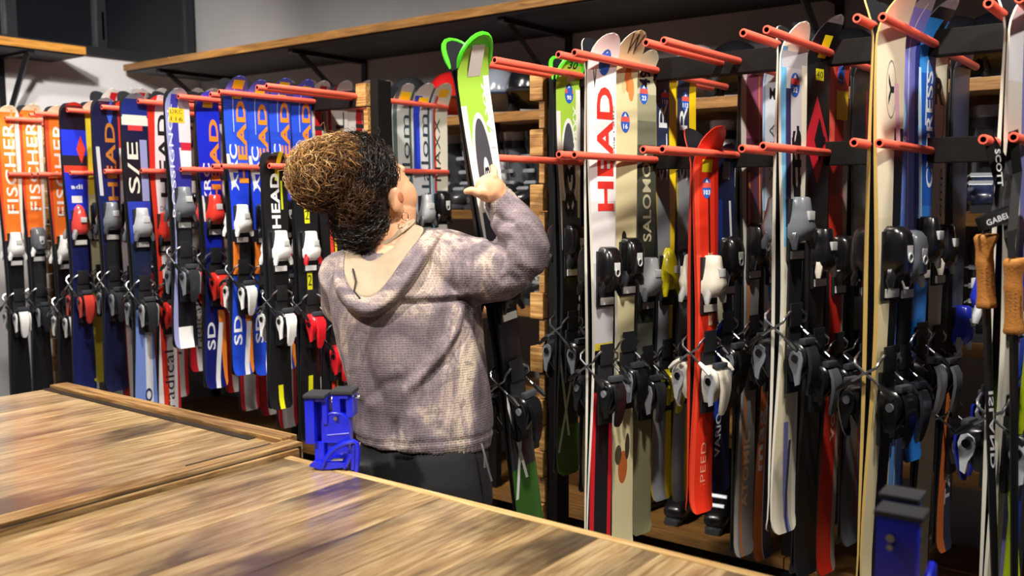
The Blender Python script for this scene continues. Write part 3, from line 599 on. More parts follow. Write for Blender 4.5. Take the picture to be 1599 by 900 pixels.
slot('white and red ski with black capitals', 'J', 246, 150, ts_hw, L=1.38, py=165, bind='red', toe=.54, yaw=-3, letters=[('HEAD', .24, .014, .33, .046, 'up', '#1b1a1d', .02), ('DKO', .45, .01, .05, .018, 'across', '#5a3a6a', .0), ('radical', 1.15, .0, .24, .04, 'up', '#1b1a1d', .0)])
slot('dark navy ski with dull gold capitals', 'K', 162, 153, TS('dark_navy_gold', [(0, '#8a8f98'), (.012, '#151c44'), (.3, '#17205c'), (.6, '#121838')], [('d', .2, .06, .14, .06, '#3a6ae0'), ('r', .1, .3, .42, .5, '#2a4ae0'), ('r', -.45, -.3, .2, .4, '#c9ccd0', .3)]), L=1.22, py=172, bind='grey', toe=.50, yaw=-3, letters=[('HEAD', .26, .016, .32, .042, 'up', '#b8742a', .02)])
slot('red and white ski squeezed behind the dark navy ski', 'K', 191, 160, TS('red_white_stripe', '#c63422', [('r', -.55, -.1, .2, 1.3, '#d9d4d2', .3), ('r', .3, .55, .9, 1.3, '#e6e2e0')]), L=1.34, py=172, bind='black', yaw=-3, toe=.5)
slot('royal blue ski with black shovel and red arrow', 'L', 112, 160, TS('royal_blue_black', [(0, '#b83a2c'), (.012, '#151424'), (.11, '#2438d8'), (.22, '#22222c'), (.28, '#1c30c0'), (.5, '#151d50')], [('d', .28, .2, .2, .06, '#d8402a'), ('r', -.5, .5, .27, .30, '#c8402c', .6), ('r', -.25, .2, .4, .43, '#dcdcd8'), ('r', -.05, .15, .45, .465, '#dcdcd8'), ('r', .2, .5, .03, .05, '#3a44c8')]), L=1.26, py=178, bind='redgrey', toe=.53, yaw=-3, letters=[('adi', .36, -.0, .05, .02, 'across', '#e0e2ea')])
slot('yellow ski mostly hidden behind the royal blue ski', 'L', 142, 158, TS('yellow_cream', [(0, '#ece6cc'), (.04, '#e6d23a'), (.4, '#d9d6a8'), (.8, '#b8a832')], []), L=1.24, py=178, bind='black', yaw=-3)
ts_fi = TS('orange_white_print', [(0, '#d9d2b4'), (.03, '#f07a2c'), (.25, '#ee7428'), (.62, '#15161a')], [('r', -.55, -.36, .05, .62, '#d8482a'), ('r', .34, .55, .03, .62, '#e0d9ce'), ('r', .1, .2, .02, .4, '#f6a45c', .1)])
for i, (s, px, ty, lb, bd) in enumerate((('M', 87, 165, 'beside the royal blue ski', 'white'), ('N', 45, 163, 'marked 32 by hand', 'greywhite'), ('N', 9, 165, 'nearest the left end of the rack', 'white'))):
    slot('orange ski with white capitals '+lb, s, px, ty, ts_fi, L=1.5, py=182, bind=bd, toe=.66, yaw=-2, letters=[('FISCHER', .29, .004, .42, .05, 'up', '#eee6dc', .01), (('', '32', '7')[i] or '5', .49, .0, .04, .024, 'across', '#8a3a18', .0)])
slot('pale ski tip showing between two orange skis', 'M', 118, 165, TS('pale_print', [(0, '#d9d6c2'), (.05, '#c9c8cc')], [('r', .2, .4, .0, 1.3, '#c8402c')]), L=1.45, py=182, bind='black')
ts_kid = TS('black_yellow_print', [(0, '#5a5d62'), (.008, '#17181b')], [('r', -.02, .16, .0, .1, '#e6e01c'), ('r', .2, .28, .1, .2, '#c9d41c'), ('r', -.1, .1, .82, .92, '#d9d41c')])
slot('black junior ski with white capitals and yellow stripe', 'G', 427, 237, ts_kid, taily=640, low=True, py=260, wt=.1, ww=.076, wl=.095, bind='white', toe=.34, gap=.25, bsc=.92, yaw=-3, letters=[('HEAD', .17, -.004, .19, .036, 'up', '#eceeee', .03)])
slot('black junior ski with numbered yellow strips beside the curly hair', 'G', 474, 233, ts_kid, taily=690, low=True, py=260, wt=.1, ww=.076, wl=.095, bind='whitered', toe=.36, gap=.27, bsc=.92, yaw=-3, letters=[('HEAD', .12, -.004, .16, .034, 'up', '#eceeee', .03)], tags=[(.235, .0, .022, .06, '2', '#e6e01c'), (.47, .0, .022, .07, '2', '#e6e01c')])
slot('black and red junior ski on the lower pegs beside the person', 'G', 512, 240, TS('black_red_yellow', [(0, '#17181b')], [('r', -.1, .05, .1, .9, '#d8402a'), ('r', .1, .2, .2, .9, '#e0b81c')]), taily=640, low=True, py=260, wt=.1, bind='whitered', toe=.5, gap=.25, yaw=-3)
# --- left rack, back side
ts_sl = TS('grey_red_print', [(0, '#c9c6c2'), (.3, '#b8b2ae'), (1.0, '#d8d4d2')], [('r', -.1, .25, .02, .9, '#b01c24'), ('r', .3, .5, .02, 1.4, '#8d8a86'), ('r', -.5, -.3, 1.0, 1.5, '#c8202a'), ('r', .3, .5, 1.0, 1.5, '#c8202a')])
k = 0
for s, pxs in (('H', (492, 525, 556, 585)), ('I', (435, 468)), ('J', (375, 405)), ('K', (318, 350)), ('L', (262, 295)), ('M', (208, 240)), ('N', (165, 195))):
    for i, px in enumerate(pxs):
        k += 1
        top = ts_sl if k % 2 else TS('white_slalom_print', [(0, '#b9bbbd'), (.03, '#cfccc6'), (.6, '#8d8a86'), (.95, '#dcd8d6')], [('r', -.5, -.34, .0, 1.5, '#b01c24'), ('r', -.5, -.2, 1.0, 1.5, '#c8202a', .3)])
        nb = {'H': 'fourth blue', 'I': 'deep blue', 'J': 'navy-silver', 'K': 'dark navy', 'L': 'royal blue', 'M': 'middle orange', 'N': 'last orange'}[s]
        slot('%s ski behind %s ski, %s the beam' % ('grey and red' if k % 2 else 'white slalom', nb, ('next to', 'one place from', 'two places from', 'farthest from')[i]), s, px, 128 if s in 'HI' else 140, top, L=1.36+.05*(k % 3), py=165, bind=('black', 'red', 'silver')[k % 3], yaw=-2,
             letters=[('SL', .2, .01, .16, .045, 'up', '#26282c', .0), ('radical', 1.14, .0, .22, .035, 'up', '#2c2a2c', .0)])
for i, (px, top, lb, lt, tg) in enumerate(((627, TS('grey_slalom', [(0, '#b9bcbc'), (.05, '#c4c8c4')], [('r', -.5, -.3, .0, 1.4, '#5a6a66'), ('r', .3, .42, .0, 1.4, '#4a5a58')]), 'grey white slalom ski right of the end post', ('slalom', .30, .01, .36, .04, 'up', '#2f3f44', .0), (.05, .0, .05, .035, 'DKC')),
      (656, TS('white_blue_slalom', [(0, '#c9c9c2'), (.04, '#d0d4d8')], [('r', -.5, -.1, .05, .36, '#2a44d0'), ('r', .3, .42, .0, 1.4, '#4a5a68')]), 'white and royal blue slalom ski right of the end post', ('slalom', .30, .012, .36, .04, 'up', '#2f3a44', .0), (.07, .0, .05, .03, ' ')),
      (681, TS('cream_red_slalom', [(0, '#cfc9b2'), (.04, '#d9d6c4')], [('r', -.5, -.25, .05, .6, '#8fb8d0'), ('r', -.25, -.12, .05, .6, '#c8402c')]), 'cream slalom ski with red and blue stripes right of the end post', ('MAXX', .27, -.004, .26, .03, 'up', '#26282a', .0), (.04, .005, .05, .03, ' ', '#f0b81c')))):
    slot(lb, 'G', px, 132, top, L=1.46, py=170, bind=('grey', 'silver', 'black')[i], yaw=-8, toe=.52, letters=[lt], tags=[tg])
# --- the pair in the person's hands
hp0, hp1 = P(734, 108, 2.38), P(822, 780, 2.62)
az = (hp0-hp1).normalized(); nrm = Vector((.97, -.16, .1)); nrm = (nrm-az*nrm.dot(az)).normalized(); ay = az.cross(nrm)
HM = Matrix(((nrm.x, ay.x, az.x, hp0.x), (nrm.y, ay.y, az.y, hp0.y), (nrm.z, ay.z, az.z, hp0.z), (0, 0, 0, 1)))
ski_pair('lime green ski with a paper label held by the person', 0, 0, 0, .08, -1.33, ts_green, bind='black', toe=.66, M=HM, guard='#4fe026',
     letters=[('MAXX', .2, .034, .17, .022, 'up', '#e9ece4'), ('83', .36, .002, .06, .016, 'up', '#26282c')], tags=[(.062, .0, .044, .075, 'DKC|34', '#d9d0ca')])

# ------------------------------------------------------------------ the person
D0 = 2.43
H0 = Vector((_cy, _sy, 0)); D_ = Vector((-_sy, _cy, 0)); ZZ = Vector((0, 0, 1))      # right / away / up seen from the counter
PB = P(650, 690, D0); PB = Vector((PB.x, PB.y, 0))                              # between her feet
def q2(px, py, dep): return P(px, py, dep)
def ringat(c, a, b, tilt=0., n=28, e=2.3, rot=0.):
    """horizontal super-ellipse: a to the right, b in depth, tilt lifts the right side"""
    out = []
    for j in range(n):
        t = 2*math.pi*j/n; ca, sa = math.cos(t), math.sin(t)
        x = a*math.copysign(abs(ca)**(2/e), ca); y = b*math.copysign(abs(sa)**(2/e), sa)
        x, y = x*math.cos(rot)-y*math.sin(rot), x*math.sin(rot)+y*math.cos(rot)
        out.append(c+H0*x+D_*y+ZZ*(tilt*x))
    return out
M_SKIN = NT('skin'); _o = M_SKIN.n('ShaderNodeTexCoord').outputs['Object']
M_SKIN.l(M_SKIN.mix(M_SKIN.noise(_o, 14, 4), '#d79a72', '#ecb890'), M_SKIN.b.inputs['Base Color']); M_SKIN.b.inputs['Roughness'].default_value = .45
M_SKIN.b.inputs['Subsurface Weight'].default_value = .12; M_SKIN.b.inputs['Subsurface Radius'].default_value = (.012, .005, .003); M_SKIN = M_SKIN.m
# head frame: looks to the right, away and up
HC = q2(583, 289, 2.42)
th, pu = R(46), R(20)
fw = (H0*math.cos(th)+D_*math.sin(th)); hr = H0*math.sin(th)-D_*math.cos(th)
fwd = fw*math.cos(pu)+ZZ*math.sin(pu); hup = -fw*math.sin(pu)+ZZ*math.cos(pu)
HMAT = Matrix((hr, fwd, hup)).transposed()
def hl(x, y, z): return HC+HMAT @ Vector((x, y, z))
body = MB()
E_ = lambda c, r: body.ell(hl(*c), r, 20, 14, HMAT)
E_((0, -.012, .03), (.074, .094, .082)); E_((0, .03, -.028), (.068, .066, .090)); E_((0, .045, -.085), (.046, .048, .036)); E_((0, .082, -.104), (.022, .02, .02))
for s in (-1, 1):
    E_((s*.036, .046, -.050), (.038, .048, .052)); E_((s*.028, .070, .018), (.026, .014, .012))
    body.ell(hl(s*.081, -.006, -.038), (.011, .022, .034), 14, 10, HMAT @ Matrix.Rotation(R(s*-22), 3, 'Z') @ Matrix.Rotation(R(-12), 3, 'X'))
    body.ell(hl(s*.079, .002, -.066), (.009, .012, .014), 10, 8, HMAT)
    E_((s*.013, .100, -.034), (.010, .010, .009))
body.tube([hl(0, .086, .012), hl(0, .098, -.012), hl(0, .107, -.030)], [.010, .011, .012], 10)
E_((0, .090, -.064), (.023, .012, .008)); E_((0, .088, -.076), (.020, .012, .008))
NK = q2(600, 392, 2.45)
body.tube([hl(.012, .03, -.075), hl(.012, .012, -.115), NK+H0*.02+ZZ*.0], [.062, .062, .066], 16)
body.tube([hl(0, -.02, -.05), hl(0, -.015, -.10), NK, NK+Vector((0, 0, -.08))], [.060, .058, .062, .09], 16)
# trunk and limbs under the clothes
SHR, ELR, WRR = q2(700, 405, 2.43), q2(818, 420, 2.37), q2(783, 313, 2.40)
SHL, ELL, WRL = q2(545, 430, 2.44), q2(600, 500, 2.72), q2(760, 482, 2.66)
HIPL, HIPR = PB-H0*.085+ZZ*.86, PB+H0*.085+ZZ*.86
KNL, KNR = PB-H0*.10+D_*.02+ZZ*.47, PB+H0*.10+D_*.02+ZZ*.47
ANL, ANR = PB-H0*.11-D_*.02+ZZ*.09, PB+H0*.12-D_*.0+ZZ*.09
WST = q2(645, 560, 2.45)
body.rings([ringat(WST+ZZ*z, a, b) for z, a, b in ((.30, .10, .07), (.24, .16, .085), (.10, .15, .09), (-.05, .13, .085), (-.20, .12, .085), (-.30, .10, .08))])
for s_, e_, w_ in ((SHR, ELR, WRR), (SHL, ELL, WRL)): body.tube([s_, s_.lerp(e_, .5), e_, e_.lerp(w_, .4), w_], [.052, .048, .042, .040, .027], 12)
for h_, k_, a_ in ((HIPL, KNL, ANL), (HIPR, KNR, ANR)): body.tube([h_, h_.lerp(k_, .4), k_, k_.lerp(a_, .35), a_, a_-ZZ*.05], [.07, .07, .055, .056, .04, .04], 12)
for a_ in (ANL, ANR): body.ell(a_+D_*.06-ZZ*.045, (.04, .11, .035), 12, 8, Matrix((H0, D_, ZZ)).transposed())
# right hand: palm on the ski edge, thumb to the left, index finger up, three fingers folded behind the ski
def finger(pts, r): body.tube([Vector(p) for p in pts], r, 9); body.ell(pts[-1], (r[-1],)*3, 10, 8)
pal = q2(764, 294, 2.352)
PR = Matrix((H0, D_, ZZ)).transposed()
body.ell(pal, (.038, .019, .036), 18, 12, PR @ Matrix.Rotation(R(-38), 3, 'Y'))
body.tube([WRR, q2(776, 304, 2.372), pal], [.028, .030, .026], 12)
finger([q2(757, 302, 2.35), q2(745, 301, 2.325), q2(735, 297, 2.318), q2(728, 299, 2.322)], [.016, .0125, .0105, .0085])
finger([q2(768, 285, 2.352), q2(772, 275, 2.345), q2(772, 267, 2.352), q2(769, 261, 2.362)], [.0125, .0105, .0095, .008])
for k_, (px, py) in enumerate(((778, 287), (783, 294), (785, 302))):
    finger([q2(px-6, py, 2.362), q2(px+2, py-2, 2.385), q2(px-5, py+1, 2.425), q2(px-22, py+4, 2.437)], [.0115, .0105, .0095, .008])
# left hand reaching round the ski further down
pl = q2(775, 478, 2.66)
body.ell(pl, (.034, .02, .04), 14, 10, PR); body.tube([WRL, pl], [.028, .026], 10)
for k_, py in enumerate((462, 471, 480, 489)):
    finger([q2(785, py+2, 2.655), q2(795, py, 2.635), q2(800, py+1, 2.605), q2(796, py+3, 2.578)], [.0105, .010, .009, .008])
finger([q2(770, 465, 2.65), q2(771, 452, 2.635), q2(776, 444, 2.62)], [.013, .011, .009])
bme = remeshed(body, .0042, 3, .4); bme.name = 'person'; bme.materials.append(M_SKIN)
def to_local(me): me.transform(Matrix.Translation(-PB)); return me
to_local(bme); bme.polygons.foreach_set('use_smooth', [True]*len(bme.polygons))
person = link(bpy.data.objects.new('person', bme)); person.location = PB
tag(person, 'person with curly hair in a bun and a mottled grey jacket holding up green skis', 'person')
def pchild(name, mb, m, parent=None, smooth=True, sharp=50):
    me = to_local(mb.mesh(name, m, smooth, sharp)); return link(bpy.data.objects.new(name, me), parent or person)
for s in (-1, 1):
    pchild('eye', MB().ell(hl(s*.029, .073, .003), (.0115,)*3, 14, 10), mat('#e9e6e0', .2)); pchild('iris', MB().ell(hl(s*.029, .0805, .005), (.0055, .0055, .0055), 10, 8), mat('#3a2414', .2))
for s in (-1, 1): pchild('ear_hollow', MB().ell(hl(s*.0925, .003, -.035), (.0025, .009, .015), 12, 8, HMAT), mat('#b06a4c', .6))
pchild('lips', MB().ell(hl(0, .0965, -.0695), (.019, .008, .008), 14, 8, HMAT), mat('#b9605a', .4))
ea = hl(.088, .002, -.078)
pchild('earring', MB().tube([ea+(hup*math.cos(a)+fwd*math.sin(a))*.010-hup*.010 for a in np.linspace(.2, 6.1, 16)], .0014, 6), mat('#e6e3dc', .15, 1))
# ---- jacket
jk = NT('mottled_knit'); tc = jk.n('ShaderNodeTexCoord'); ob = tc.outputs['Object']
base = jk.noise(jk.mapv(ob, (1, 1, .5)), 5.5, 5, .6, .9); blot = jk.noise(ob, 15, 4, .55, 1.4); strk = jk.noise(jk.mapv(ob, (70, 70, 1.4)), 2.0, 3, .6)
cc = jk.ramp(base, [(.32, '#463c43'), (.44, '#5d5157'), (.52, '#83757a'), (.585, '#b8a698'), (.68, '#cfbfa8')])
cc = jk.mix(jk.math('MULTIPLY', jk.math('GREATER_THAN', blot, .56), .45), cc, '#554a50')
cc = jk.mix(jk.math('MULTIPLY', strk, .35), cc, '#6f6467')
vo = jk.n('ShaderNodeTexVoronoi'); vo.inputs['Scale'].default_value = 165; vo.inputs['Randomness'].default_value = .25; jk.l(ob, vo.inputs['Vector'])
dots = jk.math('LESS_THAN', vo.outputs['Distance'], .36)
cc = jk.mix(jk.math('MULTIPLY', dots, .30), cc, '#2e282c')
jk.l(cc, jk.b.inputs['Base Color']); jk.b.inputs['Roughness'].default_value = .82; jk.bump(vo.outputs['Distance'], .55, .003); M_JKT = jk.m
M_LIN = mat('#a8957d', .85, bump=.2, bscale=260, var=.15, vscale=40)
jb = MB()
tor = [  # y px, left px, right px, half depth, depth, tilt
 (384, 560, 668, .085, 2.455, .15), (396, 536, 712, .105, 2.455, .16), (418, 522, 738, .125, 2.45, .12), (450, 516, 748, .140, 2.445, .05), (500, 522, 752, .142, 2.44, .0),
 (550, 534, 758, .140, 2.44, -.0), (600, 547, 764, .138, 2.44, -.02), (640, 552, 768, .142, 2.44, -.05), (672, 551, 769, .145, 2.44, -.07), (690, 558, 766, .140, 2.44, -.09)]
rr = []
for y, l, r_, b, dp, tl in tor: rr.append(ringat(q2((l+r_)/2, y, dp), (r_-l)/2/FPX*dp, b, tl, 36, 2.25, R(8)))
jb.rings(rr)
# right sleeve
jb.tube([q2(672, 412, 2.45), q2(706, 416, 2.42), q2(745, 424, 2.40), q2(785, 422, 2.375), q2(812, 408, 2.36)], [.098, .092, .084, .078, .066], 20)
jb.tube([q2(808, 412, 2.36), q2(818, 385, 2.36), q2(810, 358, 2.37), q2(797, 335, 2.385), q2(782, 317, 2.392)], [.066, .064, .058, .050, .040], 20)
jb.ell(q2(812, 402, 2.36), (.062, .062, .062), 18, 12)
# left sleeve, bent in front of her
jb.tube([q2(548, 425, 2.46), q2(545, 470, 2.54), q2(590, 505, 2.68)], [.085, .078, .066], 18)
jb.tube([q2(588, 504, 2.68), q2(670, 496, 2.70), q2(748, 484, 2.67)], [.066, .056, .042], 16)
jme = remeshed(jb, .0062, 7, .5)
nv = len(jme.vertices); co = np.zeros(nv*3); jme.vertices.foreach_get('co', co); co = co.reshape(-1, 3)
no = np.zeros(nv*3); jme.vertices.foreach_get('normal', no); no = no.reshape(-1, 3)
rel = co-np.array(CAM); sx = rel @ np.array(CR); sy_ = rel @ np.array(CU); sz = rel @ np.array(CF)
ipx = 799.5+FPX*sx/sz; ipy = 450-FPX*sy_/sz       # used only to lay fold lines on the side of the jacket facing the counter
front = (no @ np.array(CF) < .1)
disp = np.zeros(nv)
def fold(pts, amp, wid):
    global disp
    p = np.array(pts, float); best = np.full(nv, 1e9); tt = np.zeros(nv)
    for i in range(len(p)-1):
        a, b = p[i], p[i+1]; ab = b-a; t = np.clip(((ipx-a[0])*ab[0]+(ipy-a[1])*ab[1])/(ab @ ab), 0, 1)
        d = np.hypot(ipx-a[0]-t*ab[0], ipy-a[1]-t*ab[1]); m = d < best; best[m] = d[m]; tt[m] = ((i+t)/(len(p)-1))[m]
    disp += front*amp*np.exp(-(best/wid)**2)*np.clip(np.sin(np.pi*np.clip(tt*.9+.05, 0, 1))*1.8, 0, 1)
# folds seen in the cloth
fold([(722, 470), (715, 510), (690, 550), (655, 590), (625, 620)], .012, 9); fold([(730, 480), (724, 520), (700, 560), (662, 602)], -.010, 7)
fold([(590, 470), (640, 474), (700, 470), (750, 464)], -.010, 5); fold([(600, 462), (680, 463), (745, 456)], .006, 6)
fold([(560, 520), (575, 580), (600, 630), (610, 690)], -.007, 8); fold([(545, 560), (560, 610), (585, 640)], .008, 8); fold([(556, 640), (600, 600), (640, 590)], -.006, 8)
fold([(620, 650), (612, 690), (616, 706)], -.010, 6); fold([(640, 640), (642, 700)], .006, 8); fold([(700, 540), (716, 600), (722, 660)], -.005, 7); fold([(745, 500), (752, 560), (757, 640)], -.006, 5)
fold([(760, 372), (783, 380), (790, 405), (783, 425)], -.011, 6); fold([(748, 378), (770, 388), (776, 410)], .008, 7); fold([(800, 350), (815, 372), (822, 395)], -.007, 6)
fold([(770, 330), (785, 345), (805, 348)], -.007, 5); fold([(764, 345), (782, 362), (806, 366)], .006, 6); fold([(815, 440), (795, 430), (780, 440)], -.006, 6); fold([(735, 385), (737, 420), (730, 465)], -.006, 3.5); fold([(700, 400), (705, 440)], .004, 8)
w = np.array([noise.fractal(Vector((c[0]*9, c[1]*9, c[2]*5)), .8, 2., 4) for c in co]); disp += .0045*w
w2 = np.array([1-abs(noise.noise(Vector((c[0]*22+3, c[1]*22, c[2]*9))))*2 for c in co]); disp += .0022*w2
hz = q2(660, 690, 2.44).z; band = np.clip((hz+.03-co[:, 2])/.03, 0, 1)*(np.hypot(co[:, 0]-PB.x, co[:, 1]-PB.y) < .35)
ang = np.arctan2(co[:, 1]-PB.y, co[:, 0]-PB.x); disp += band*(.0018*np.sin(ang*85)-.004); disp -= .004*np.exp(-((co[:, 2]-(hz+.032))/.006)**2)*(ipy > 600)
co2 = co+no*disp[:, None]; jme.vertices.foreach_set('co', co2.ravel()); jme.update()
to_local(jme); jme.name = 'jacket'; jme.materials.append(M_JKT); jme.polygons.foreach_set('use_smooth', [True]*len(jme.polygons))
jacket = link(bpy.data.objects.new('jacket', jme), person)
# hood lying on the back
def grid(name, rows, m, parent, thick=.004):
    n = len(rows[0]); v = [p for r in rows for p in r]; f = [(i*n+j, i*n+j+1, (i+1)*n+j+1, (i+1)*n+j) for i in range(len(rows)-1) for j in range(n-1)]
    o = from_data(name, [p-PB for p in v], f, m, parent, True)
    s = o.modifiers.new('sub', 'SUBSURF'); s.levels = s.render_levels = 2
    s = o.modifiers.new('thick', 'SOLIDIFY'); s.thickness = thick; s.offset = 0; return o
low = [q2(*p) for p in ((532, 398, 2.38), (517, 432, 2.335), (527, 470, 2.30), (556, 495, 2.288), (588, 497, 2.285), (626, 470, 2.288), (662, 418, 2.325), (692, 368, 2.385))]
rim = [q2(*p) for p in ((533, 392, 2.35), (520, 428, 2.295), (532, 462, 2.265), (558, 483, 2.25), (586, 484, 2.25), (618, 458, 2.255), (650, 408, 2.29), (684, 362, 2.365))]
inn = [q2(*p) for p in ((540, 389, 2.36), (534, 424, 2.31), (545, 450, 2.28), (562, 466, 2.27), (582, 467, 2.27), (604, 446, 2.275), (634, 398, 2.31), (668, 357, 2.375))]
bowl = [q2(*p) for p in ((548, 388, 2.385), (548, 414, 2.325), (556, 432, 2.30), (568, 444, 2.292), (582, 443, 2.292), (600, 424, 2.30), (626, 385, 2.335), (655, 354, 2.40))]
nck = [q2(*p) for p in ((556, 386, 2.40), (562, 398, 2.36), (568, 404, 2.345), (576, 406, 2.342), (588, 402, 2.345), (604, 390, 2.355), (624, 370, 2.38), (646, 350, 2.415))]
nk2 = [p+D_*.03-ZZ*.01 for p in nck]
mid = [a.lerp(b, .5)-D_*.012 for a, b in zip(low, rim)]
hood = grid('hood', [[p+D_*.03 for p in low], low, mid, rim, inn], M_JKT, person, .006)
grid('hood_lining', [inn, bowl, nck, nk2], M_LIN, hood, .004)
collar = [[q2(*p) for p in row] for row in (((548, 384, 2.40), (575, 396, 2.385), (605, 385, 2.385), (630, 362, 2.395), (652, 347, 2.42)), ((552, 372, 2.41), (575, 384, 2.395), (603, 373, 2.395), (628, 353, 2.405), (646, 341, 2.43)))]
grid('collar', collar, M_LIN, hood, .008)
pchild('drawcord', MB().tube([q2(551, 420, 2.31), q2(556, 440, 2.285), q2(553, 455, 2.275), q2(562, 466, 2.262)], .0022, 6), mat('#17141a', .7))
cuff = MB().tube([q2(787, 323, 2.388), q2(778, 311, 2.388), q2(774, 306, 2.388)], [.043, .041, .036], 20, False); pchild('cuff', cuff, M_JKT, jacket)
# trousers, zip, shoes
tb = MB()
tb.rings([ringat(q2(658, 660, 2.44), .150, .125, 0, 28), ringat(q2(660, 700, 2.44), .165, .135, 0, 28), ringat(q2(662, 740, 2.44), .176, .138, 0, 28), ringat(q2(664, 780, 2.44), .178, .132, 0, 28), ringat(q2(664, 800, 2.44), .17, .12, 0, 28)])
for h_, k_, a_ in ((HIPL, KNL, ANL), (HIPR, KNR, ANR)): tb.tube([h_-ZZ*.02, h_.lerp(k_, .4), k_, k_.lerp(a_, .5), a_-ZZ*.03], [.105, .098, .078, .075, .072], 18)
tme = remeshed(tb, .008, 5, .5); to_local(tme); tme.name = 'trousers'
tme.materials.append(mat('#141518', .62, bump=.15, bscale=300, var=.25, vscale=12)); tme.polygons.foreach_set('use_smooth', [True]*len(tme.polygons))
trs = link(bpy.data.objects.new('trousers', tme), person)
zp_ = [q2(752, 693, 2.345), q2(757, 712, 2.338), q2(763, 736, 2.335), q2(768, 752, 2.335)]
pchild('pocket_zip', MB().tube(zp_, .003, 6), mat('#b9bbbd', .3, .9), trs)
pchild('zip_pull', MB().tube([zp_[1], zp_[1]-ZZ*.03], [.003, .004], 6), mat('#d9dadc', .3, .9), trs)
for a_ in (ANL, ANR):
    f0 = Vector((a_.x, a_.y, 0)); sec = []
    for d, w_, h_ in ((-.10, .025, .05), (-.085, .038, .085), (-.03, .044, .105), (.03, .046, .085), (.09, .050, .062), (.14, .046, .05), (.168, .03, .035)):
        sec.append([f0+D_*d+H0*(w_*math.cos(t))+ZZ*(max(0, h_*.5+h_*.5*math.sin(t)*1.0)) for t in (2*math.pi*j/16 for j in range(16))])
    sh = pchild('shoe', MB().rings(sec), mat('#1b1c1f', .5))
    pchild('sole', MB().rings([[f0+D_*(.035+.14*math.sin(t))+H0*(.052*math.cos(t))+ZZ*z for t in (2*math.pi*j/20 for j in range(20))] for z in (0, .016)]), mat('#d9d6cf', .6), sh, True, 30)
# ---- hair: a dark cap with curls and a lighter bun
hb = MB()
hb.ell(hl(0, -.043, .047), (.088, .103, .093), 24, 16, HMAT); hb.ell(hl(0, -.055, -.035), (.078, .072, .075), 20, 14, HMAT)
hb.ell(q2(560, 350, 2.385), (.062, .05, .055), 18, 12); hb.ell(q2(572, 330, 2.37), (.055, .05, .06), 18, 12)
hme = remeshed(hb, .007, 4); co = np.array([v.co[:] for v in hme.vertices]); no = np.array([v.normal[:] for v in hme.vertices])
for i, c in enumerate(co): hme.vertices[i].co += Vector(no[i])*.008*noise.fractal(Vector(c)*38, .8, 2, 3)
to_local(hme); hme.name = 'hair'; M_HAIR = mat('#120c09', .38, var=.4, vscale=60); hme.materials.append(M_HAIR); hme.polygons.foreach_set('use_smooth', [True]*len(hme.polygons))
hair = link(bpy.data.objects.new('hair', hme), person)
BC = q2(508, 273, 2.33)
bb = MB(); bb.ell(BC, (.074, .07, .070), 22, 16); bb.ell(q2(532, 268, 2.33), (.055, .06, .068), 18, 12); bb.ell(q2(548, 308, 2.33), (.036, .036, .045), 14, 10)
bmh = remeshed(bb, .007, 4); co_b = np.array([v.co[:] for v in bmh.vertices]); no_b = np.array([v.normal[:] for v in bmh.vertices])
for i, c in enumerate(co_b): bmh.vertices[i].co += Vector(no_b[i])*(.010*noise.fractal(Vector(c)*30, .8, 2, 3)-.012)
to_local(bmh); bmh.name = 'hair_bun'; bmh.materials.append(mat('#2b190c', .5, var=.4, vscale=50)); bmh.polygons.foreach_set('use_smooth', [True]*len(bmh.polygons))
bun = link(bpy.data.objects.new('hair_bun', bmh), person)
def curls(name, roots, nrms, n, mats, parent, rad, length, curl, lift, flow, pick):
    """many thin curly strands as one mesh"""
    V = []; F = []; I = []; k = 0
    for _ in range(n):
        i = rng.integers(len(roots)); r0 = roots[i]; nn = nrms[i]
        fl = flow(r0); fl = fl-nn*(fl @ nn); fl = fl/(np.linalg.norm(fl)+1e-6); fl = fl+rng.normal(0, .35, 3); fl -= nn*(fl @ nn)*.8; fl /= np.linalg.norm(fl)
        bi = np.cross(nn, fl); L = length*rng.uniform(.5, 1.2); ph = rng.uniform(0, 6.28); cr = curl*rng.uniform(.5, 1.3); turns = L/.024*rng.uniform(.7, 1.3)
        m_ = 11; pts = []
        for j in range(m_):
            t = j/(m_-1); a = ph+turns*6.28*t*.55
            pts.append(r0+fl*L*t+bi*cr*math.sin(a)+nn*(lift*(.4+math.sin(t*2.6))-.5*L*L*t*t/.16+cr*.7*math.cos(a)))
        mi = pick(r0); rd = rad*rng.uniform(.6, 1.3)
        for j in range(m_):
            tn = pts[min(j+1, m_-1)]-pts[max(j-1, 0)]; tn /= np.linalg.norm(tn)+1e-9
            a1 = np.cross(tn, nn); a1 /= np.linalg.norm(a1)+1e-9; a2 = np.cross(tn, a1); rj = rd*(1-.6*(j/(m_-1))**2)
            for q in range(3): V.append(pts[j]+(a1*math.cos(q*2.094)+a2*math.sin(q*2.094))*rj)
        for j in range(m_-1):
            for q in range(3): F.append((k+j*3+q, k+j*3+(q+1) % 3, k+(j+1)*3+(q+1) % 3, k+(j+1)*3+q)); I.append(mi)
        k += m_*3
    V = np.array(V)-np.array(PB)
    o = from_data(name, V, F, None, parent, True, mats, I); o['kind'] = 'stuff'; return o
bcn = np.array(BC); up_ = np.array(ZZ)
dark = [mat('#0f0a08', .3), mat('#1a110b', .32), mat('#2a1a10', .35)]
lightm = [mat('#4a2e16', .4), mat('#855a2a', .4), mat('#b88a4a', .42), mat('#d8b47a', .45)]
camd = np.array(CF)
vis = no @ camd < .35
face_cut = np.array([(Vector(c)-HC).dot(fwd) < .042-.3*max(0, -(Vector(c)-HC).dot(hup)) for c in co])
ear_d = np.array([(Vector(c)-hl(.082, .004, -.038)).length > .052 for c in co]); ok = vis & face_cut & ear_d
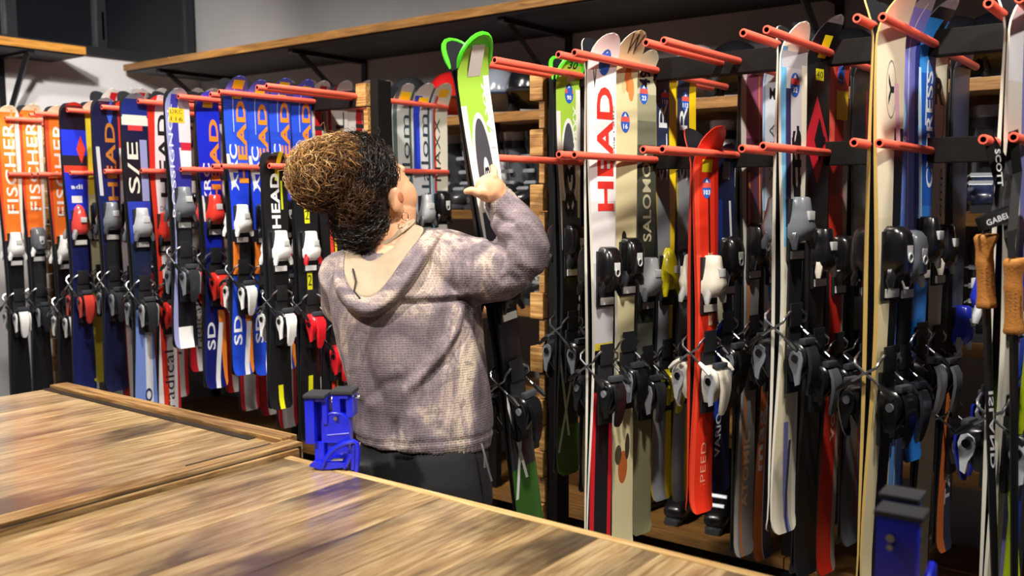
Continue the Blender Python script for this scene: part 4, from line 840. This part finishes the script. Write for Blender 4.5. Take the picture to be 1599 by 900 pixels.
curls('hair_curls', co[ok], no[ok], 2600, dark, hair, .0011, .06, .006, .008, lambda r: (bcn-r)*.6+np.array([0, 0, -.06]), lambda r: int(rng.choice(3, p=[.55, .33, .12])))
visb = no_b @ camd < .5
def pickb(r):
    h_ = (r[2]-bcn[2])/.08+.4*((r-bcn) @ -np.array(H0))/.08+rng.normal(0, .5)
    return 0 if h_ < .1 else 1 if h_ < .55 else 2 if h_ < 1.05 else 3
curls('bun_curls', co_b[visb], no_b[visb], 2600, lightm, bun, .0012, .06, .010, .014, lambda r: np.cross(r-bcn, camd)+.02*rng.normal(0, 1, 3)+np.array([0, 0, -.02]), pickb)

# ------------------------------------------------------------------ ski vises on the counter
M_BLUE = mat('#1626d8', .33, coat=.4); M_RUB = mat('#2c2e31', .75)
def vise(loc, rot, label):
    t = empty('ski_vise', loc, label, 'vise', 'blue ski vises'); t.rotation_euler.z = rot
    k = .00024
    def A(zx): return (zx-310)*k
    def Hh(zy): return (846-zy)*k
    XZ = lambda a, h, d: (a, d, h)
    def frame(name, x0, x1, y0, y1, d0, d1, wall, par=None):
        mb = MB()
        for q in ((x0, x1, y0, y0+wall), (x0, x0+wall, y0, y1), (x1-wall, x1, y0, y1), (x0, x1, y1-wall, y1)):
            mb.box((A(q[0]), d0, Hh(q[3])), (A(q[1]), d1, Hh(q[2])), .002)
        mb.box((A(x0+wall*.5), d1-.006, Hh(y1)), (A(x1-wall*.5), d1, Hh(y0)))
        return mb.build(name, M_BLUE, par or t, True)
    j1 = MB().box((A(100), -.030, Hh(600)), (A(190), .024, Hh(160)), .003).box((A(185), -.026, Hh(205)), (A(300), .024, Hh(165)), .003).box((A(250), -.020, Hh(420)), (A(300), .024, Hh(165)), .003).box((A(185), .004, Hh(600)), (A(262), .024, Hh(160)), .002).build('jaw', M_BLUE, t, True)
    MB().box((A(92), -.036, Hh(166)), (A(302), .028, Hh(132)), .003).build('rubber_pad', M_RUB, j1)
    j2 = MB().box((A(345), -.016, Hh(340)), (A(420), .032, Hh(138)), .003).box((A(470), -.012, Hh(360)), (A(532), .032, Hh(138)), .003).box((A(400), -.016, Hh(180)), (A(500), .032, Hh(138)), .002).box((A(400), .010, Hh(340)), (A(500), .032, Hh(160)), .002).build('jaw', M_BLUE, t, True)
    MB().box((A(332), -.020, Hh(140)), (A(545), .036, Hh(102)), .003).build('rubber_pad', M_RUB, j2)
    poly = [(A(236), Hh(600)), (A(504), Hh(600)), (A(504), Hh(420))]+[(A(370+134*math.cos(a)), Hh(420-120*math.sin(a))) for a in np.linspace(.1, 3.04, 14)]+[(A(236), Hh(420))]
    pl = MB().prism(poly, -.014, .012, XZ).build('center_plate', M_BLUE, t, True, 30)
    MB().tube([(A(370+118*math.cos(a)), -.0145, Hh(420-106*math.sin(a))) for a in np.linspace(.1, 3.04, 14)], .0022, 6).build('rib', M_BLUE, pl, True)
    MB().tube([(A(290), -.0145, Hh(528)), (A(500), -.0145, Hh(505))], .0016, 6).build('rib', M_BLUE, pl, True)
    MB().tube([(A(380), -.022, Hh(362)), (A(380), -.013, Hh(362))], [.0045, .0055], 12).build('bolt', M_STEEL, pl, True)
    MB().box((A(170), -.018, Hh(800)), (A(262), .02, Hh(590)), .003).box((A(250), -.006, Hh(800)), (A(480), .014, Hh(590)), .002).build('stem', M_BLUE, t, True)
    b = MB().prism([(A(130), Hh(800)), (A(165), Hh(770)), (A(470), Hh(770)), (A(470), Hh(815)), (A(250), Hh(846)), (A(130), Hh(812))], -.028, .03, XZ).build('base', M_BLUE, t, True, 30)
    arc = [(250, 820), (280, 750), (330, 680), (400, 620), (480, 582), (560, 562), (592, 580), (598, 640), (592, 740), (585, 800), (580, 845)]
    MB().tube([(A(x), -.03, Hh(y)) for x, y in arc], .0055, 8).build('lever', M_BLUE, t, True)
    MB().tube([(A(560), -.03, Hh(600)), (A(552), -.03, Hh(700)), (A(545), -.03, Hh(830))], .004, 6).tube([(A(480), -.03, Hh(800)), (A(530), -.03, Hh(690))], .005, 6).tube([(A(470), -.028, Hh(790)), (A(480), -.028, Hh(820))], .006, 6).build('lever_brace', M_BLUE, t, True)
    MB().tube([(A(330), -.022, Hh(752)), (A(450), -.026, Hh(738))], .0035, 8).build('pin', M_STEEL, t, True)
    MB().tube([(A(300), .0, Hh(200)), (A(330), .0, Hh(200)), (A(332), .0, Hh(200)), (A(372), .0, Hh(200)), (A(374), .0, Hh(200)), (A(392), .0, Hh(200))], [.004, .004, .010, .010, .005, .005], 12).build('clamp_screw', M_STEEL, t, True)
    MB().tube([(A(530), .006, Hh(180)), (A(585), .006, Hh(180))], .0045, 10).build('spindle', M_STEEL, t, True)
    MB().tube([(A(70), .004, Hh(330)), (A(102), .004, Hh(330))], .0045, 8).tube([(A(76), .004, Hh(278)), (A(102), .004, Hh(278))], .006, 8).build('spindle', M_STEEL, t, True)
    return t
v0 = onZ(521, 729, .8955); vise((v0.x, v0.y-.005, .8962), YAW-R(6), 'blue plastic ski vise clamped by the counter edge near the person')
v1 = onZ(1412, 958, .8955); vise((v1.x, min(v1.y, 1.355), .8962), YAW+R(55), 'blue plastic ski vise on the counter before the broad cream ski')

# ------------------------------------------------------------------ helmets and boots on the shelves
SH_Y = 3.32
def helmet(x, z, cols, rot, label, y=3.5):
    t = empty('ski_helmet', (x, y, z), label, 'helmet', 'helmets on the top shelf'); t.rotation_euler.z = rot
    rings = []
    for i in range(10):
        a = (i/9)*math.pi*.5; zz = .115+.115*math.sin(a); c = math.cos(a)
        rings.append([(.105*c*math.cos(p), .132*c*math.sin(p), zz) for p in (2*math.pi*j/24 for j in range(24))])
    low = [[(.100*math.cos(p), .126*math.sin(p), .035 if math.sin(p) > -.35 else .10) for p in (2*math.pi*j/24 for j in range(24))], [(.106*math.cos(p), .133*math.sin(p), .045 if math.sin(p) > -.35 else .105) for p in (2*math.pi*j/24 for j in range(24))]]
    MB().rings(low+rings).build('shell', mat(cols[0], .22, coat=.6), t, True, 60)
    MB().tube([(.101*math.cos(p), .128*math.sin(p), .04 if math.sin(p) > -.35 else .10) for p in np.linspace(0, 2*math.pi, 25)], .006, 6).build('trim', mat(cols[1], .5), t, True)
    for k, xx in enumerate((-.05, 0, .05)):
        MB().tube([(xx, -.10+abs(xx)*.3, .175), (xx*.95, -.05, .212-abs(xx)*.35), (xx*.9, .02, .226-abs(xx)*.35)], [.005, .009, .005], 6).build('vent', mat(cols[2], .4), t, True)
    for s in (-1, 1): MB().ell((s*.094, .01, .05), (.016, .045, .05), 14, 10).build('ear_pad', mat('#121316', .7), t, True)
    MB().tube([(-.105, .03, .13), (-.07, .118, .125), (0, .14, .122), (.07, .118, .125), (.105, .03, .13)], .007, 6).build('goggle_strap', mat('#1b1c20', .7), t, True)
ht = SH[0]+.042
for px, cols, rot, lb in ((703, ('#b81c1c', '#15161a', '#15161a'), .4, 'glossy red helmet behind the held green skis'), (776, ('#7d8490', '#1a2c4a', '#e0562a'), .7, 'silver helmet with orange stripes and dark blue lining'),
     (828, ('#121317', '#1a1b1f', '#3a3c42'), .2, 'glossy black helmet beside the silver and orange helmet'), (525, ('#24252a', '#15161a', '#3a3c42'), .5, 'dark grey helmet behind the end post of the left rack'),
     (1088, ('#9a9da2', '#2a2c30', '#3a3c42'), .3, 'light grey helmet under the long upper beam'), (1325, ('#141519', '#c85a28', '#26282c'), .3, 'black helmet with orange trim behind the cream ski'),
     (1490, ('#15161b', '#1a1b1f', '#2a2c30'), .1, 'black helmet beside the cream ski with the handwritten letter'), (1545, ('#101116', '#183a5a', '#2a2c30'), .5, 'black helmet with blue trim beside the pole straps'), (640, ('#2c2e33', '#15161a', '#4a4c52'), .6, 'charcoal helmet behind the slalom skis'), (1145, ('#1a1b20', '#15161a', '#3a3c42'), .9, 'black helmet behind the maroon ski')):
    p = onY(px, 150, 3.5); helmet(p.x, ht, cols, rot, lb)
BOOT = {}
def boot_parts():
    def sec(y, w, z0, z1, n=14, e=3.2):
        out = []
        for j in range(n):
            a = 2*math.pi*j/n; c, s = math.cos(a), math.sin(a)
            out.append((w*math.copysign(abs(c)**(2/e), c), y, (z0+z1)/2+(z1-z0)/2*math.copysign(abs(s)**(2/e), s)))
        return out
    BOOT['shell'] = MB().rings([sec(-.155, .030, .03, .06), sec(-.145, .042, .025, .075), (sec(-.10, .050, .02, .095)), sec(-.04, .046, .02, .125), sec(.02, .044, .02, .16), sec(.08, .044, .02, .15), sec(.125, .036, .025, .12), sec(.14, .024, .03, .10)]).mesh('shell', M_BLK, True, 60)
    BOOT['sole'] = MB().rings([sec(-.17, .030, 0, .022), sec(-.15, .036, 0, .03), sec(0, .034, 0, .03), sec(.12, .034, 0, .03), sec(.145, .030, 0, .03)]).mesh('sole', M_BLK, True, 40)
    def hz(z, y, a, b, n=16): return [(a*math.cos(2*math.pi*j/n), y+b*math.sin(2*math.pi*j/n), z) for j in range(n)]
    BOOT['cuff'] = MB().rings([hz(.10, .045, .050, .075), hz(.15, .040, .052, .078), hz(.22, .025, .053, .076), hz(.28, .01, .055, .078), hz(.31, .005, .054, .076)]).mesh('cuff', M_BLK, True, 60)
    BOOT['liner'] = MB().rings([hz(.29, .005, .046, .066), hz(.335, -.005, .050, .070), hz(.36, -.008, .048, .068), hz(.358, -.008, .036, .055), hz(.30, 0, .034, .052)]).mesh('liner', M_BLK, True, 60)
    BOOT['strap'] = MB().rings([hz(.285, .008, .058, .081), hz(.32, .002, .057, .079)], False).mesh('power_strap', M_BLK, True, 60)
    BOOT['buckle'] = MB().box((-.045, -.006, -.009), (.03, .004, .009), .003).tube([(-.045, -.004, 0), (-.056, .01, 0)], .004, 6).mesh('buckle', M_BLK, False)
boot_parts()
def boot(x, y, z, cols, rot, label):
    t = empty('ski_boot', (x, y, z), label, 'boot', 'ski boots on the shelves'); t.rotation_euler.z = rot
    ms = [mat(c, .3, coat=.4) for c in cols]
    sh = place(BOOT['shell'], 'shell', t, ms[0]); place(BOOT['sole'], 'sole', t, M_DGREY); cf = place(BOOT['cuff'], 'cuff', t, ms[1])
    place(BOOT['liner'], 'liner', t, ms[2]); place(BOOT['strap'], 'power_strap', t, M_BLKM)
    for (yy, zz, par) in ((-.088, .098, sh), (-.045, .125, sh), (-.052, .18, cf), (-.066, .245, cf)):
        place(BOOT['buckle'], 'buckle', par, M_GREY, M=Matrix.Translation((0, yy-.004, zz)) @ Matrix.Rotation(R(-35 if par is sh else -6), 4, 'X'))
BC_ = [('#1a1b1f', '#2c2e33', '#b9bbbe'), ('#2a2c31', '#8d9095', '#d0d1d2'), ('#0f1013', '#1a1b1f', '#3c3e42'), ('#c9c9c6', '#3a3c42', '#a9abae'), ('#202a4a', '#1a1b1f', '#8d9095'), ('#3a3c41', '#c2c3c2', '#dcdcda'), ('#16171a', '#a02a24', '#2c2e33'), ('#141518', '#4a4d53', '#c9c9c6'), ('#5a2a1c', '#2c2e33', '#8d9095'), ('#e0ddd2', '#dcdcd6', '#3a3c42'), ('#3a4a3c', '#26282c', '#b9bbbe'), ('#2a3a6a', '#c9ccd2', '#26282c')]
WN = ('near black', 'grey cuffed', 'all black', 'pale shelled', 'navy', 'white cuffed', 'red cuffed', 'dark grey', 'brown shelled', 'all white', 'green shelled', 'blue silver')
def shelf_row(z, spans, nm):
    i = 0
    for x0, x1, step, near in spans:
        x = x0; k = 0
        while x < x1:
            c = (i*5+int(z*10)) % 12
            if 'gap' in near: c = (1, 5, 7, 2, 3, 0)[i % 6]
            boot(x, 3.55, z+.042, BC_[c], R(random.uniform(-18, 10)), '%s ski boot on the %s shelf %s' % (WN[c], nm, near)); x += step; i += 1; k += 1
shelf_row(SH[1], [(-4.95, -4.3, .15, 'behind the orange skis'), (-3.05, -1.8, .13, 'in the gap beside the held skis'), (-1.62, -.98, .15, 'behind the red junior ski'), (-.95, .02, .15, 'behind the cream and blue skis')], 'second')
shelf_row(SH[2], [(-2.75, -1.8, .15, 'in the gap beside the person'), (-1.6, -.05, .16, 'behind the ski bindings')], 'third')
shelf_row(SH[3], [(-2.3, -1.75, .17, 'in the gap behind the post')], 'fourth')
shelf_row(SH[4], [(-2.1, -1.55, .17, 'in the gap behind the post')], 'lowest')

# ------------------------------------------------------------------ ski poles hanging from the lower pegs
M_CORK = mat('#b4742e', .7, bump=.25, bscale=220, var=.12, vscale=60); M_STRAP = mat('#0c0c0e', .8)
def pole(top, bot, label, shaft, grip=None, txt=None, strap=None, basket=True):
    t = empty('ski_pole', top, label, 'pole', 'ski poles on the last pegs')
    top = Vector(top); bot = Vector(bot); d = (bot-top).normalized(); L = (bot-top).length; T = lambda q, off=Vector(): d*q+off
    side = d.cross(Vector((.62, -.78, 0))).normalized(); fr = side.cross(d).normalized()
    if fr.dot(Vector((.6, -.8, 0))) < 0: fr = -fr
    g = MB()
    secs = ((0, .021, -.006), (.006, .024, -.004), (.016, .021, -.002), (.030, .0175, 0), (.05, .0172, .001), (.058, .0182, .001), (.068, .0174, 0), (.10, .0174, 0), (.125, .0178, 0), (.138, .0195, 0), (.146, .0205, 0), (.15, .018, 0))
    g.rings([[T(q)+side*(o+r*math.cos(a))+fr*(r*.85*math.sin(a)) for a in (2*math.pi*j/18 for j in range(18))] for q, r, o in secs])
    gr = g.build('grip', grip or M_CORK, t, True, 60)
    for k in range(9): MB().tube([T(.060+k*.0078)+side*(.004)+fr*.0137, T(.063+k*.0078)+side*.0125+fr*.0092], .0012, 5).build('groove', mat('#4a2a0e', .8), gr)
    if txt: text_on(txt, mat('#5a3612', .7), gr, lambda a, b: T(.095+a)+side*(-.004+b)+fr*.0145, .045, .008, 0)
    MB().tube([T(.148), T(L-.12), T(L-.03)], [.0085, .0075, .006], 12).build('shaft', shaft, t, True)
    MB().tube([T(L-.03), T(L)], [.005, .0015], 8).build('tip', M_STEEL, t, True)
    if basket: MB().rings([[T(L-.07+q)+side*(r*math.cos(a))+fr*(r*math.sin(a)) for a in (2*math.pi*j/16 for j in range(16))] for q, r in ((0, .012), (.008, .04), (.014, .04), (.012, .01))]).build('basket', M_BLK, t, True)
    if strap:
        pts = [Vector(p)-top for p in strap]; v = []
        for i, p in enumerate(pts):
            w = Vector((.5, .6, .2)).normalized()*.011 if i not in (0, len(pts)-1) else Vector((.5, .6, .2)).normalized()*.007
            v += [p-w-Vector((0, 0, 0)), p+w]
        o = from_data('strap', v, [(2*i, 2*i+1, 2*i+3, 2*i+2) for i in range(len(pts)-1)], M_STRAP, t); s = o.modifiers.new('t', 'SOLIDIFY'); s.thickness = .002
    return t, T, side, fr
px_ = SLOT['F']
ga, gb = P(1537, 366, 1.88), P(1583, 404, 1.84)
peg_p = Vector((px_-.026, 2.12, LZ+.012)); peg_q = Vector((px_+.026, 2.09, LZ+.012))
M_SHAFT = mat('#15171a', .3, coat=.4)
t1, T1, sd, fr = pole(ga, P(1556, 990, 1.95), 'black ski pole with a tan grip hanging higher', M_SHAFT, None, 'GABEL', [ga, P(1555, 330, 1.89), P(1562, 290, 1.92), peg_p-Vector((0, .02, 0)), P(1572, 262, 1.93), P(1566, 330, 1.88), P(1545, 345, 1.85), P(1540, 362, 1.868)])
text_on('ISLAND', mat('#c9ccd0', .4), t1, lambda a, b: T1(.40+a)+sd*(.001+b)+fr*.0088, .16, .010, .02)
t2, T2, sd2, fr2 = pole(gb, P(1584, 1010, 1.92), 'black ski pole with a tan grip hanging lower', M_SHAFT, None, 'GABEL', [gb, P(1576, 370, 1.84), P(1572, 310, 1.88), P(1578, 250, 1.9), peg_q-Vector((0, .02, 0)), P(1588, 270, 1.88), P(1580, 360, 1.83), P(1578, 402, 1.83)])
text_on('SCOTT', mat('#dcdde0', .5), t1, lambda a, b: P(1560, 262, 1.875)-ga+(Vector((.10, .08, -.95)).normalized()*a)+(Vector((.8, .6, .12)).normalized()*b), .075, .011, .02)
c0 = P(1558, 342, 1.842)-ga; ua = (H0*.93+ZZ*.36).normalized(); ub = (ZZ*.93-H0*.36).normalized(); un = ua.cross(ub)
if un.dot(CF) > 0: un = -un
lp = []
for i in range(13):
    a = math.pi*2*i/12; lp.append((c0+ua*(.036*math.cos(a))-un*(.014*math.sin(a)) -un*.014))
o = from_data('strap', [p_+ub*s_*.0135 for p_ in lp for s_ in (-1, 1)], [(2*i, 2*i+1, 2*i+3, 2*i+2) for i in range(12)], M_STRAP, t1, True)
text_on('GABEL', mat('#d9dadc', .5), t1, lambda a, b: c0+ua*a+ub*b+un*.0015, .048, .012, .02)
M_LIME = mat('#b8d01c', .35, coat=.3)
for i, (a, b, lb) in enumerate(((P(1605, 560, 1.98), P(1562, 1000, 2.06), 'lime ski pole leaning to the left of its crossed partner'), (P(1572, 640, 2.05), P(1592, 1000, 1.96), 'lime ski pole crossing behind the leaning lime pole'))):
    a = Vector(a); b = Vector(b); d = (a-b).normalized(); top = a+d*(.35 if i == 0 else .42)
    pole(top, b+(b-a).normalized()*.28, lb, M_LIME, M_BLKM)
